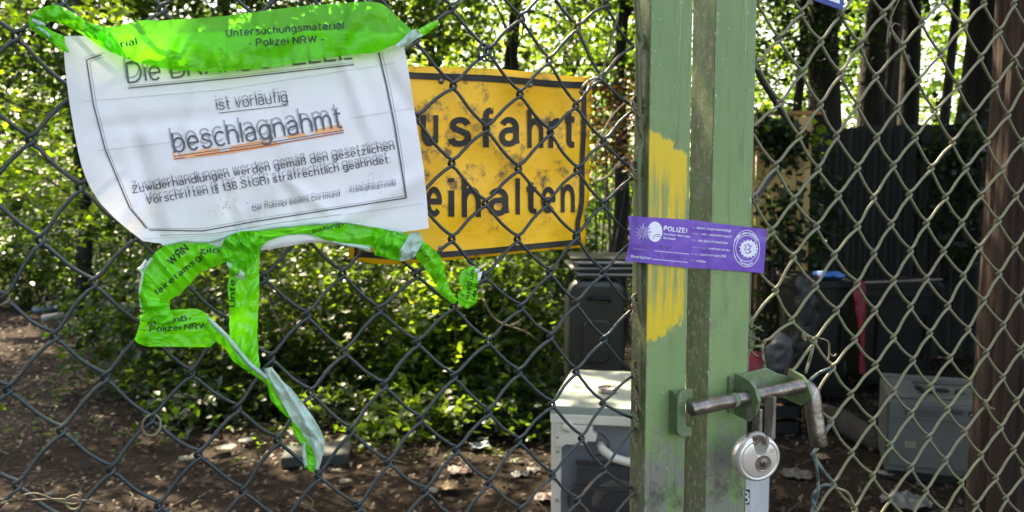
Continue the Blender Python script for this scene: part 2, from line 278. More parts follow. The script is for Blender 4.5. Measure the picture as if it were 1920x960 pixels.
def text(name, txt, p0, p1, h, tree, m, parent, lift=.0005, off=.1, k=0, depth=0, bend=0):
    V, F = glyph_mesh(txt, off)             # baseline p0 -> p1, capital height h, all in picture units, laid on a surface
    x0, x1 = V[:, 0].min(), V[:, 0].max(); p0 = np.array(p0, float); p1 = np.array(p1, float); d = p1 - p0; u = d / np.linalg.norm(d); w = np.array([u[1], -u[0]])
    s = (V[:, 0] - x0) / (x1 - x0); P = p0 + s[:, None] * d + (V[:, 1] * h + bend * np.sin(s * math.pi))[:, None] * w
    T = [on(tree, x, y, lift, k) for x, y in P]
    return put_print(name, T, F, m, parent, depth)
def put_print(name, T, F, m, parent, depth=0):
    if not depth: return obj(name, ([tuple(p) for p in T], F), m, parent, fixn=False)
    n = len(T); B = [p + (p - CAM).normalized() * depth for p in T]; from collections import Counter
    E = Counter(); dirn = {}
    for f in F:
        for a, b in zip(f, f[1:] + f[:1]): E[frozenset((a, b))] += 1; dirn[frozenset((a, b))] = (a, b)
    sides = [(dirn[e][1], dirn[e][0], dirn[e][0] + n, dirn[e][1] + n) for e, c in E.items() if c == 1]
    return obj(name, ([tuple(p) for p in T + B], F + sides), m, parent)
def glyph_box(ch, x0, y0, x1, y1, tree, m, parent, off=.17, lift=.0015, depth=.0014, slope=0):
    V, F = glyph_mesh(ch, off); a = V.min(0); b = V.max(0)
    T = [on(tree, x0 + (x - a[0]) / (b[0] - a[0]) * (x1 - x0), y1 - (y - a[1]) / (b[1] - a[1]) * (y1 - y0), lift) for x, y in V]
    return put_print('letter', T, F, m, parent, depth)
def strip(name, pts, w, tree, m, parent, lift=.0005, n=None, depth=0, closed=False):
    pts = [tuple(p) for p in pts]; L = sum(math.dist(a, b) for a, b in zip(pts, pts[1:])); n = n or max(2, int(L / 6)); 
    d = np.r_[0, np.cumsum([math.dist(a, b) for a, b in zip(pts, pts[1:])])]; s = np.linspace(0, d[-1], n); A = np.array(pts, float)
    Q = np.stack([np.interp(s, d, A[:, 0]), np.interp(s, d, A[:, 1])], 1); D = np.gradient(Q, axis=0); D /= np.linalg.norm(D, axis=1)[:, None] + 1e-9
    Nn = np.stack([-D[:, 1], D[:, 0]], 1) * w / 2; T = [on(tree, *q, lift) for q in Q - Nn] + [on(tree, *q, lift) for q in Q + Nn]
    return put_print(name, T, [(i, i + 1, n + i + 1, n + i) for i in range(n - 1)], m, parent, depth)
def fillpoly(name, pts, tree, m, parent, lift=.0005, center=None, depth=0):
    c = center or (sum(p[0] for p in pts) / len(pts), sum(p[1] for p in pts) / len(pts)); n = len(pts)
    T = [on(tree, *p, lift) for p in pts] + [on(tree, (p[0] + c[0]) / 2, (p[1] + c[1]) / 2, lift) for p in pts] + [on(tree, *c, lift)]
    F = [(i, (i + 1) % n, n + (i + 1) % n, n + i) for i in range(n)] + [(n + i, n + (i + 1) % n, 2 * n) for i in range(n)]
    return put_print(name, T, F, m, parent, depth)
def nz(x, y, z=0): return noise.noise(Vector((x, y, z)))
def sheet(name, A, B, nu, nv, k, m, parent, wr=.002, puff=.003, seed=0, fr=1.0, edge=1.2):
    """A creased strip between two traced edges; k = depth (or a pair start/end) behind the gate's plane."""
    a = crom(A, nu); b = crom(B, nu); k0, k1 = k if isinstance(k, tuple) else (k, k); vs = []
    for i in range(nu):
        u = i / (nu - 1); aa = a[i] + edge * np.array([nz(u * 21, seed), nz(u * 25, seed + 5)]); bb = b[i] + edge * np.array([nz(u * 23, seed + 9), nz(u * 19, seed + 3)])
        L = np.linalg.norm(b[i] - a[i]) + 4
        for j in range(nv):
            v = j / (nv - 1); p = aa + (bb - aa) * v; X, Y = p[0] * fr / 26, p[1] * fr / 26
            ca, sa = math.cos(seed * 1.7), math.sin(seed * 1.7); X2, Y2 = (X * ca + Y * sa) * .45, (Y * ca - X * sa) * 1.5; w = abs(nz(X2, Y2, seed)) * 2.0 + 1.0 * abs(nz(X * .9 + 7, Y * .9, seed + 2)) + .45 * abs(nz(X2 * 2.2, Y2 * 2.4, seed + 4))
            kk = k0 + (k1 - k0) * u - puff * math.sin(math.pi * v) - wr * (w - .5) * 2
            vs.append(tuple(GP(p[0], p[1], kk)))
    fs = [(i * nv + j, i * nv + j + 1, (i + 1) * nv + j + 1, (i + 1) * nv + j) for i in range(nu - 1) for j in range(nv - 1)]
    return obj(name, (vs, fs), m, parent, smooth=True, fixn=False)
# ------------------------------------------------------------------ foliage helpers
def leaf_mesh(P, size, updir=.5, droop=.0, seed=0, aspect=.62):
    """P: points (N,3); one small folded leaf of four corners at each."""
    r = np.random.default_rng(seed); n = len(P); d = r.normal(size=(n, 3)); d[:, 2] = d[:, 2] * .5 - droop; d /= np.linalg.norm(d, axis=1)[:, None]
    up = r.normal(size=(n, 3)) * .55; up[:, 2] += updir * 1.6; w = np.cross(d, up); w /= np.linalg.norm(w, axis=1)[:, None] + 1e-9; nn = np.cross(w, d)
    s = size * r.uniform(.6, 1.25, n)[:, None]; mid = P + d * s * .45
    V = np.stack([P, mid + w * s * aspect / 2 + nn * s * .10, P + d * s, mid - w * s * aspect / 2 + nn * s * .10], 1).reshape(-1, 3)
    i = np.arange(n)[:, None] * 4; return V, np.concatenate([i + [[0, 1, 2]], i + [[0, 2, 3]]], 1).reshape(-1, 3)
def fast(name, V, F, m, parent=None, loc=None, smooth=False):
    me = bpy.data.meshes.new(name); L = np.array(root_of(parent).location if parent else (loc or (0, 0, 0))); V = (V - L).astype(np.float32); F = F.astype(np.int32)
    me.vertices.add(len(V)); me.vertices.foreach_set('co', V.ravel()); k = F.shape[1]; me.loops.add(F.size); me.loops.foreach_set('vertex_index', F.ravel())
    me.polygons.add(len(F)); me.polygons.foreach_set('loop_start', np.arange(len(F), dtype=np.int32) * k); me.update(calc_edges=True); me.validate()
    me.materials.append(m); o = bpy.data.objects.new(name, me); COL.objects.link(o)
    if parent: o.parent = parent
    else: o.location = tuple(L)
    return o
def sprigs(C, per, length, seed):
    """leaf anchor points along short twigs that start at the clump centres C"""
    r = np.random.default_rng(seed); n = len(C); d = r.normal(size=(n, 3)); d[:, 2] = d[:, 2] * .5 + .05; d /= np.linalg.norm(d, axis=1)[:, None]
    t = np.linspace(.1, 1, per)[None, :, None]; P = C[:, None, :] + d[:, None, :] * t * length * r.uniform(.6, 1.3, (n, 1, 1)); P[:, :, 2:] -= t * t * length * .25
    return (P + r.normal(size=P.shape) * length * .06).reshape(-1, 3)
def clumps(center, radii, nclump, nsprig, spread, seed, hollow=.35):
    r = np.random.default_rng(seed); d = r.normal(size=(nclump, 3)); d /= np.linalg.norm(d, axis=1)[:, None]; rr = r.uniform(hollow, 1, (nclump, 1)) ** .6
    C = np.array(center) + d * rr * np.array(radii); S = C[:, None, :] + r.normal(size=(nclump, nsprig, 3)) * spread * np.array([1, 1, .55]); return C, S.reshape(-1, 3)
def tree(name, label, base, h, r0, cc, radii, nc, ns, leaf, lm, bark, seed, lean=(0, 0), per=9, spread=.28, sprig=.28, limbs=9, group=None, fork=.55, updir=.5):
    base = Vector(base); t = thing(name, label, 'tree', base, group); rr = random.Random(seed)
    top = Vector((base.x + lean[0], base.y + lean[1], h)); pts = []; R = []
    for i in range(9):
        u = i / 8; p = base.lerp(top, u); p.x += .10 * h / 4 * nz(u * 3, seed) ; p.y += .10 * h / 4 * nz(u * 3, seed + 4); p.z = base.z + (h - base.z) * u - (.12 if i == 0 else 0); pts.append(p); R.append(r0 * ((1.35 if i == 0 else 1) - .72 * u))
    obj('trunk', MB().tube(pts, R, 12), bark, t, smooth=True, fixn=False)
    C, S = clumps(cc, radii, nc, ns, spread, seed); lim = MB(); o = np.argsort(rr.sample(range(len(C)), len(C)))[:limbs]
    for i in o:
        q = Vector(C[i]); u = fork + (1 - fork) * rr.random(); a = pts[min(8, int(u * 8))]; m_ = a.lerp(q, .5) + Vector((rr.uniform(-.15, .15), rr.uniform(-.1, .1), .12))
        c = crom([a, m_, q], 8); lim.tube([Vector(x) for x in c], list(np.linspace(r0 * .36, r0 * .06, 8)), 6)
        for _ in range(3):
            e = q + Vector((rr.uniform(-.5, .5), rr.uniform(-.5, .5), rr.uniform(-.3, .4))); b = Vector(c[rr.randint(3, 6)]); lim.tube([b, b.lerp(e, .5) + Vector((0, 0, .05)), e], [r0 * .12, r0 * .07, r0 * .02], 4)
    if limbs: tag(obj('limbs', lim, bark, t, smooth=True, fixn=False))
    V, F = leaf_mesh(sprigs(S, per, sprig, seed), leaf, seed=seed, updir=updir); tag(fast('crown', V, F, lm, t), kind='stuff'); return t
def shrub(name, label, base, radii, nc, ns, leaf, lm, bark, seed, per=8, spread=.12, sprig=.2, group=None, zc=None, updir=.7, hollow=.35, cat='shrub'):
    base = Vector(base); t = thing(name, label, cat, base, group); cc = (base.x, base.y, base.z + (zc if zc is not None else radii[2] * .9))
    C, S = clumps(cc, radii, nc, ns, spread, seed, hollow); S[:, 2] = np.maximum(S[:, 2], base.z + .03); rr = random.Random(seed); st = MB()
    for i in range(min(len(C), 9)):
        q = Vector(C[i]); q.z = max(q.z, .15); b = base + Vector((rr.uniform(-.1, .1), rr.uniform(-.08, .08), -.02)); st.tube([b, b.lerp(q, .5) + Vector((rr.uniform(-.05, .05), 0, .06)), q], [.011, .008, .003], 5)
    obj('stems', st, bark, t, smooth=True, fixn=False)
    V, F = leaf_mesh(sprigs(S, per, sprig, seed), leaf, seed=seed, updir=updir); V[:, 2] = np.maximum(V[:, 2], .004); tag(fast('foliage', V, F, lm, t), kind='stuff'); return t
# ------------------------------------------------------------------ ground
def ground():
    a = np.sinh(np.linspace(-4.2, 4.2, 150)) / np.sinh(4.2); xs = a * 60; ys = 5.0 + a * 60
    X, Y = np.meshgrid(xs, ys); Z = np.zeros_like(X)
    for i in range(X.shape[0]):
        for j in range(X.shape[1]):
            x, y = X[i, j], Y[i, j]
            if abs(x) < 9 and abs(y - 5) < 9: Z[i, j] = .035 * nz(x * 1.3, y * 1.3) + .022 * nz(x * 4, y * 4, 3) + .010 * nz(x * 11, y * 11, 5)
    n = X.shape[1]; V = np.stack([X, Y, Z - .01], -1).reshape(-1, 3); i = np.arange(X.shape[0] - 1)[:, None] * n + np.arange(n - 1)[None, :]; i = i.ravel()
    return fast('ground', V, np.stack([i, i + 1, i + n + 1, i + n], 1), mat('bare_soil', (.010, .0065, .0045), (.025, .016, .010), 1.3, .95, bump=.9, bscale=26, c3=(.014, .010, .007), t3=.55, scale3=9, dist=.03, world_pos=True, spec=.15), smooth=True)
gr = tag(ground(), kind='structure')
# ------------------------------------------------------------------ the chain link mesh, read off node by node
NL = '1,10,102,630;0,11,15,730;0,9,10,560;2,9,175,530;1,8,75,450;2,7,150,350;1,6,57,262;1,4,30,67;2,3,117,2;2,11,197,707;3,12,282,785;4,13,372,852;5,14,455,920;4,11,357,700;5,12,445,765;6,13,520,825;7,14,597,892;8,15,672,950;6,11,507,670;7,12,582,735;8,13,657,807;9,14,727,867;10,15,797,920;7,10,575,590;8,11,645,660;9,12,720,722;10,13,787,785;11,14,855,843;12,15,917,905;13,16,975,955;6,9,495,520;8,9,642,512;9,10,710,580;10,11,782,642;11,12,851,705;12,13,915,772;13,14,972,825;14,15,1035,890;15,16,1082,937;10,9,782,515;11,10,850,573;12,11,915,640;13,12,972,697;14,13,1035,757;15,14,1090,820;16,15,1132,880;11,8,847,447;12,9,909,518;13,10,977,575;14,11,1032,630;15,12,1080,695;16,13,1130,755;17,14,1195,790;13,8,970,447;14,9,1031,510;15,10,1080,567;16,11,1132,635;17,12,1185,700;12,7,910,380;11,6,847,305;14,7,1025,380;13,6,972,315;12,5,912,240;11,4,850,160;12,3,915,95;13,4,975,175;14,5,1032,247;15,6,1082,317;16,7,1130,382;15,8,1080,442;16,9,1132,510;17,10,1185,575;14,3,1030,112;15,4,1080,197;16,5,1132,265;17,6,1192,325;16,3,1127,145;17,4,1187,202;11,2,847,15;10,5,780,220;10,3,780,75;17,8,1187,447;17,2,1183,85;13,2,977,32;15,2,1083,50'
NR = '2,2,1461,72;3,1,1502,23;3,3,1504,134;4,2,1539,77;5,1,1576,26;5,3,1576,137;6,2,1613,81;7,1,1656,24;7,3,1642,143;2,4,1464,192;4,4,1538,195;6,4,1607,195;3,5,1498,255;5,5,1568,254;7,5,1644,257;1,3,1420,119;1,5,1408,241;8,2,1692,85;9,1,1729,41;10,0,1770,0;10,2,1764,100;11,1,1808,47;12,0,1845,5;12,2,1839,106;13,1,1874,57;14,0,1901,6;14,2,1901,111;9,3,1722,150;8,4,1682,202;11,3,1797,160;10,4,1753,207;13,3,1866,160;12,4,1825,213;14,4,1890,214;9,5,1716,257;15,3,1920,157;2,6,1454,310;4,6,1534,316;6,6,1608,313;8,6,1675,309;10,6,1746,314;12,6,1811,314;14,6,1878,317;11,5,1786,266;13,5,1851,264;3,7,1488,373;5,7,1572,365;7,7,1638,370;9,7,1705,363;11,7,1773,369;13,7,1839,365;15,7,1905,366;1,7,1412,370;2,8,1447,432;4,8,1531,423;6,8,1608,423;8,8,1671,419;10,8,1737,417;12,8,1803,417;14,8,1872,413;3,9,1487,480;5,9,1564,477;7,9,1638,474;9,9,1707,469;11,9,1769,470;13,9,1835,463;15,9,1903,462;2,10,1454,543;4,10,1529,535;6,10,1607,530;8,10,1675,525;10,10,1737,521;12,10,1806,516;14,10,1873,512;3,11,1484,600;5,11,1568,581;7,11,1640,581;9,11,1707,574;11,11,1777,572;13,11,1844,563;15,11,1910,558;1,11,1405,605;2,12,1435,641;4,12,1526,638;6,12,1602,635;8,12,1675,632;10,12,1743,623;12,12,1815,616;14,12,1881,608;5,13,1561,687;7,13,1641,683;9,13,1711,674;11,13,1781,670;13,13,1849,660;15,13,1913,655;6,14,1595,738;8,14,1675,732;10,14,1744,723;12,14,1816,714;14,14,1880,706;5,15,1558,789;7,15,1636,788;9,15,1708,774;11,15,1776,766;13,15,1847,756;15,15,1906,750;6,16,1596,848;8,16,1669,834;10,16,1741,819;12,16,1808,808;14,16,1876,800;4,16,1526,850;5,17,1562,906;7,17,1636,891;9,17,1708,875;11,17,1772,862;13,17,1839,852;15,17,1900,841;6,18,1602,952;8,18,1667,934;10,18,1736,919;12,18,1802,904;14,18,1867,895;13,19,1830,945;15,19,1886,933'
def lattice(spec, k):                       # nodes seen in the photo, unprojected to the gate's plane, then continued smoothly past them
    A = np.array([[float(x) for x in q.split(',')] for q in spec.split(';')]); c, r = A[:, 0], A[:, 1]
    S = np.array([SZ(px, py, k) for px, py in A[:, 2:]]); B = lambda c, r: np.stack([c * 0 + 1., c, r, c * r, c * c, r * r], -1)
    co, *_ = np.linalg.lstsq(B(c, r), S, rcond=None); res = S - B(c, r) @ co
    def at(cc, rr):
        d = (c - cc) ** 2 + (r - rr) ** 2; p = B(np.array(float(cc)), np.array(float(rr))) @ co
        if d.min() < .1: q = S[d.argmin()]
        else: w = np.exp(-d / 4); q = p + (w @ res) / (w.sum() + .15)
        return gate(q[0], q[1], k)
    return at
def weave(parent, at, j0, j1, r0, r1, rw, m, stop={}, sag=.0016, par=0):
    pitch = (at(j0 + 4, 8) - at(j0 + 4, 10)).length / 2 if (j0 % 2 == 0) else .03
    for j in range(j0, j1):
        P = []; nodes = []
        for r in range(r0, stop.get(j, r1) + 1):
            c = j if (j + r + par) % 2 == 0 else j + 1; nodes.append((c, r, at(c, r)))
        for i, (c, r, p) in enumerate(nodes):
            left = c == j; sg = -1 if left else 1; kf = rw * 1.05 * (-1 if left else 1)    # arriving side: slash in front, backslash behind
            pv = nodes[i - 1][2] if i else None; nx = nodes[i + 1][2] if i < len(nodes) - 1 else None
            jit = lambda a: TV * (nz(j * 3.1 + a, r * 1.7, a) * .0012) + ZV * (nz(j * 2.1, r * 2.7 + a, 9) * .0012)
            if pv is not None:
                q = pv.lerp(p, .5); P.append(q + NV * kf * .9 + (TV * .0 - ZV * sag * (1 if not left else -1)) + jit(.5))
                P.append(p.lerp(pv, .15) + NV * kf + ZV * .0006)
            P.append(p + TV * sg * rw * 1.0 + ZV * .0021 + NV * kf * .95); P.append(p + TV * sg * rw * 1.35 + NV * 0)
            P.append(p + TV * sg * rw * 1.0 - ZV * .0021 - NV * kf * .95)
            if nx is not None: P.append(p.lerp(nx, .15) - NV * kf - ZV * .0006)
        Q = []; N_ = len(P)
        for i in range(N_ - 1):
            a, b, c_, d = P[max(i - 1, 0)], P[i], P[i + 1], P[min(i + 2, N_ - 1)]
            for t in (0, .5): Q.append(.5 * ((2 * b) + (c_ - a) * t + (2 * a - 5 * b + 4 * c_ - d) * t * t + (3 * b - a - 3 * c_ + d) * t ** 3))
        Q.append(P[-1]); obj('wire', MB().tube(Q, rw, 7), m, parent, smooth=True, fixn=False)
def postbox(s0, s1, k0, k1, z0=.06, z1=2.1, lean=0):
    o = gate(s0 - lean, z0, k0); 
    return MB().box(o, TV * (s1 - s0), NV * (k1 - k0), ZV * (z1 - z0) + TV * 2 * lean)
def knot(parent, px, py, m, size=.006, turns=4, seed=0, k=-.004, r=.0013, tails=2, tl=.016):
    r_ = random.Random(seed); c = GP(px, py, k); mb = MB()
    pts = [c + TV * (size * math.cos(a) * (1 + .25 * math.sin(a * 2.3 + seed))) + ZV * (size * .8 * math.sin(a) + size * .8 * (a / 12 - .5)) + NV * (size * .8 * math.sin(a + 1)) for a in np.linspace(0, turns * 2 * math.pi, turns * 12)]
    mb.tube(pts, r, 6)
    for i in range(tails):
        d = TV * r_.uniform(-1, 1) + ZV * r_.uniform(-1, .6) - NV * .5; mb.tube([pts[-1 if i else 0], c + d * tl * .5, c + d * tl + TV * .002], r * .9, 5)
    return obj('tie_wire', mb, m, parent, smooth=True, fixn=False)
KF, KB = -.020, .008
gl = thing('gate_leaf', 'left gate leaf, slate coloured wire mesh on a green frame tube daubed with yellow paint', 'gate', gate(*SZ(1253, 480)[:1], SZ(1253, 480)[1], 0), 'two leaves of the wire mesh gate')
g2 = thing('gate_leaf', 'right gate leaf of green painted wire mesh, its green frame carrying the bolt and padlock', 'gate', gate(*SZ(1372, 480)[:1], SZ(1372, 480)[1], 0), 'two leaves of the wire mesh gate')
zc = gl.location.z
patch = (sum(SZ(x, 480, -.020)[0] for x in (1214.5, 1291)) / 2 - SZ(1253, 480)[0], GP(1250, 622, KF).z - zc, GP(1250, 272, KF).z - zc)
sL0, sL1 = SZ(1214.5, 480, KF)[0], SZ(1291, 480, KF)[0]; sR0, sR1 = SZ(1332, 480, KF)[0], SZ(1407, 480, KF)[0]
o = obj('frame_tube', postbox(sL0, sL1, KF, KB), paint_mat(patch, patch[0]), gl, bevel=.0016, smooth=False)
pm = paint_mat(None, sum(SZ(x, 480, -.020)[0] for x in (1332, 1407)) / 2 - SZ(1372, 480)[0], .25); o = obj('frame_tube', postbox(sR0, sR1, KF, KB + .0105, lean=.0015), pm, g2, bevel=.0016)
for g_, s0, s1, sg in ((gl, sL1 - 1.25, sL0, 1), (g2, sR1, sR1 + 1.25, 1)):          # rails and far uprights, out of the picture
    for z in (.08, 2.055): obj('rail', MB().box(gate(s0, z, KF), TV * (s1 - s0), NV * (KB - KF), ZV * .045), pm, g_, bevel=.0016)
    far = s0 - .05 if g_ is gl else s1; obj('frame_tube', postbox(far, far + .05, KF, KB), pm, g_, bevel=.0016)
# a strip on the left tube's outer side that the mesh is tied to
atL = lattice(NL, 0.0); atR = lattice(NR, 0.0)
weave(gl, atL, -3, 17, -3, 21,   .00160, MT['wire_l'], par=1)
weave(g2, atR, 1, 19, -3, 23, .00172, MT['wire_r'], stop={1: 11, 2: 12, 3: 13})
def rod(parent, pts, k, r, m, name='tension_rod', ext=True):
    P = [GP(x, y, k) for x, y in pts]
    if ext: P = [P[0] + ZV * .25] + P + [P[-1] - ZV * .35]
    c = crom([tuple(p) for p in P], len(P) * 6); return obj(name, MB().tube([Vector(q) for q in c], r, 8), m, parent, smooth=True, fixn=False)
def rod3(parent, pts, k, r, m):
    P = [gate(*SZ(x, y, k), k) for x, y in pts]; Q = []
    P = [P[0] + ZV * .25] + P + [P[-1] - ZV * .4]
    for a, b in zip(P, P[1:]): Q += [a.lerp(b, t) for t in (0, .25, .5, .75)]
    Q.append(P[-1]); return obj('tension_rod', MB().tube(Q, r, 8), m, parent, smooth=True, fixn=False)
rod3(gl, [(1193, 0), (1198, 60), (1205, 80), (1197, 95), (1198, 170), (1199, 240), (1207, 262), (1199, 285), (1197, 330), (1199, 400), (1198, 520), (1199, 560), (1204, 600), (1208, 622), (1200, 655), (1196, 700), (1202, 750), (1204, 780), (1203, 830), (1206, 900), (1208, 960)], -.0085, .0031, MT['rod'])
rod3(g2, [(1413, 0), (1412, 120), (1409, 250), (1407, 400), (1405, 520), (1402, 620), (1400, 680)], -.004, .0024, MT['rod'])
for i, (x, y, mm) in enumerate([(1192, 203, 'tie'), (1190, 325, 'tie'), (1193, 573, 'tie'), (1192, 700, 'rod'), (1195, 745, 'tie'), (1196, 788, 'rod'), (1205, 80, 'rod')]): knot(gl, x, y, MT[mm], seed=i, size=.0065 if i < 6 else .004, k=-.006)
for i, (x, y) in enumerate([(1417, 122), (1414, 374), (1407, 605), (1404, 622), (1408, 640), (1402, 655), (1580, 28), (1508, 632), (1906, 118), (1848, 758), (1917, 885)]): knot(g2, x, y, MT['rod' if i < 6 else 'tie'], seed=20 + i, size=.0055 if i < 6 else .0042, k=-.003, turns=3, tl=.012, r=.0011)
def ring(parent, px, py, R, m, k=-.003, name='wire_ring', r=.0011, tilt=.3):
    c = GP(px, py, k); return obj(name, MB().tube([c + TV * R * .85 * math.cos(a) + ZV * R * math.sin(a) + NV * tilt * R * math.sin(a + 1) for a in np.linspace(0, 4.05 * math.pi, 50)], r, 6), m, parent, smooth=True, fixn=False)
ring(gl, 284, 797, .0082, MT['tie']); ring(gl, 908, 98, .0078, MT['wire_l']); ring(gl, 917, 100, .0070, MT['wire_l'])
def strand(parent, pts, r, m, name='loose_wire', k=-.002):
    c = crom([(x, y) for x, y in pts], max(12, len(pts) * 6)); obj(name, MB().tube([GP(x, y, k + .002 * math.sin(i * .7)) for i, (x, y) in enumerate(c)], r, 6), m, parent, smooth=True, fixn=False)
BW = mat('blue_black_wire', (.02, .05, .07), (.10, .13, .12), 20, .4, bump=.3, bscale=200)
strand(g2, [(1561, 689), (1540, 697), (1520, 712), (1512, 730)], .0018, BW); strand(g2, [(1558, 789), (1549, 808), (1530, 840), (1523, 852), (1527, 862)], .0018, BW)
strand(g2, [(1527, 852), (1533, 890), (1534, 920), (1527, 945), (1515, 975)], .0018, BW); strand(g2, [(1566, 914), (1548, 909), (1530, 920), (1523, 935), (1528, 950), (1538, 975)], .0018, BW)
strand(g2, [(1527, 862), (1545, 885), (1560, 902), (1566, 914)], .0018, BW); strand(g2, [(1566, 914), (1590, 925), (1602, 950)], .0018, MT['wire_r'])
strand(g2, [(1526, 640), (1520, 668), (1510, 700)], .0018, MT['wire_r']); strand(g2, [(1435, 641), (1429, 650), (1431, 668), (1434, 690)], .0017, MT['wire_r']); strand(g2, [(1433, 650), (1415, 650), (1402, 660)], .0018, MT['rod'])
strand(gl, [(1127, 145), (1150, 60), (1158, 30)], .0012, MT['rod'], k=-.004); strand(gl, [(1127, 145), (1105, 150), (1092, 163), (1092, 172), (1098, 174), (1106, 160), (1125, 140)], .0011, MT['steel2'], k=-.006)
strand(gl, [(847, 14), (862, 5), (880, -12)], .0012, MT['rod'], k=-.005)
tz = thing('dry_tendril', 'dry curled climbing tendril hanging on the wire mesh, low at left', 'tendril', GP(125, 940, -.004)); 
for i, P in enumerate([[(0, 945), (60, 925), (105, 938), (140, 945), (152, 935), (140, 928), (122, 938), (132, 955), (150, 950), (146, 936), (128, 934)], [(60, 938), (110, 936), (190, 942), (200, 955)]]):
    c = crom(P, 50); obj('stem', MB().tube([GP(x, y, -.004) for x, y in c], .0008, 5), MT['tie'], tz, smooth=True, fixn=False)
tz = thing('dry_tendril', 'dry brown tendril curling over the green mesh near its top', 'tendril', GP(1675, 50, -.004))
for P in [[(1692, 85), (1680, 75), (1672, 55), (1678, 44), (1688, 48)], [(1662, 84), (1668, 40), (1690, -10), (1695, -30)]]:
    c = crom(P, 24); obj('stem', MB().tube([GP(x, y, -.003) for x, y in c], .0009, 5), MT['tie'], tz, smooth=True, fixn=False)
tz = thing('dry_tendril', 'short dry twig dangling from a tie in the green mesh', 'tendril', GP(1534, 665, -.004))
for P in [[(1508, 632), (1532, 640), (1535, 660), (1532, 680)], [(1534, 660), (1542, 668), (1548, 664)]]:
    c = crom([(x + 20, y) for x, y in P], 16); obj('stem', MB().tube([GP(x, y, -.003) for x, y in c], .0010, 5), MT['tie'], tz, smooth=True, fixn=False)
# ------------------------------------------------------------------ bolt, brackets, padlock
def fr(px, py, k): s, z = SZ(px, py, k); return s, z
PB = mat('worn_green_bracket', (.14, .20, .09), (.10, .15, .065), 30, .5, bump=.5, bscale=120, c3=(.24, .20, .16), t3=.52, scale3=44)
# keeper: flat C on the left tube, slot open to the right
sk, zk = fr(1283, 775, -.034); C = []
out = [(-.010, .016), (-.0085, .0205), (-.0055, .0235), (-.002, .0245), (.009, .0245), (.009, .0150), (.004, .0150), (.0, .011), (.0, -.011), (.004, -.0150), (.009, -.0150), (.009, -.0245), (-.002, -.0245), (-.006, -.023), (-.009, -.0195), (-.010, -.015)]
obj('bolt_keeper', MB().prism(out, gate(sk, zk, -.036), TV, ZV, NV * .0055), PB, gl, bevel=.0012); 
obj('keeper_leg', MB().box(gate(sk - .0095, zk - .022, -.0305), TV * .006, NV * .0102, ZV * .044), PB, gl, bevel=.0012)
# bracket: back plate with two ears, the bolt passing through both
KBOLT = -.045
s1, z1 = fr(1401, 740, KBOLT); s2, z2 = fr(1502, 724, KBOLT); sb, zb = fr(1293, 768, KBOLT)
sp0, sp1 = s1 - .006, s2 + .004
pl = [(sp0, z1 - .024), (sp0 + .030, z1 - .018), (sp0 + .040, z1 - .012), (sp1 - .020, z2 - .014), (sp1, z2 - .020), (sp1, z2 + .006), (sp1 - .016, z2 + .010), (sp1 - .032, z2 + .018), (sp0 + .018, z1 + .016), (sp0, z1 + .015)]
obj('bracket_plate', MB().prism([(a, b) for a, b in pl], Vector(P0) + NV * (-.0245), TV, ZV, NV * .0043), PB, g2, bevel=.001)
def ear(s, z, h0, h1, kin, kout, name='bracket_ear', th=.0042):
    y = lambda k: -(k)                      # outline in (out, up)
    o = gate(s, z, 0); poly = [(-kin, -h0), (-kout - .014, -h0 - .002), (-kout - .004, -h0 + .008), (-kout, h1 - .018), (-kout - .006, h1 - .006), (-kout - .014, h1), (-kin, h1 + .004)]
    return obj(name, MB().prism(poly, o, -NV, ZV, TV * th), PB, g2, bevel=.0011)
ear(s1 + .000, z1, .026, .015, -.0245, -.062); ear(s2 + .001, z2, .020, .011, -.0245, -.058)
bolt = MB(); d = Vector(gate(s2, z2, KBOLT)) - Vector(gate(sb, zb, KBOLT)); A_ = gate(sb, zb, KBOLT); 
pts = [A_, A_ + d * .01, A_ + d * .02] + [A_ + d * t for t in np.linspace(.05, 1.0, 12)]
e0 = A_ + d; he = GP(1536, 838, -.060); q_ = e0 + TV * .0125 - ZV * .008 - NV * .003; pts += [e0 + TV * .0055 - ZV * .0004, e0 + TV * .0100 - ZV * .0028 - NV * .001, q_, q_.lerp(he, .15), q_.lerp(he, .4), q_.lerp(he, .7), he - (he - q_).normalized() * .002, he]
rr_ = [.0045, .0066, .0072] + [.0073] * 12 + [.0075, .0078, .0086, .0092, .0092, .0092, .0092, .0074]
boltob = obj('bolt', bolt.tube(pts, rr_, 20), MT['bolt'], g2, smooth=True, fixn=False)
obj('paint_ring', MB().tube([A_ + d * .36, A_ + d * .40], .0076, 20), PB, boltob, smooth=True, fixn=False)
def hasp(px, py0, py1, k, w, nm='hasp_tab'):
    s, z = fr(px, py0, k); s_, z_ = fr(px, py1, k); pts = [(0, 0), (w, 0), (w, z_ - z + .004), (w * .8, z_ - z), (w * .2, z_ - z), (0, z_ - z + .004)]
    return obj(nm, MB().prism(pts, gate(s, z, k), TV * .35 - NV * .94, ZV, TV * .004), MT['steel2'], g2, bevel=.0008)
hasp(1410, 765, 826, -.052, .009); hasp(1434, 742, 826, -.048, .010)
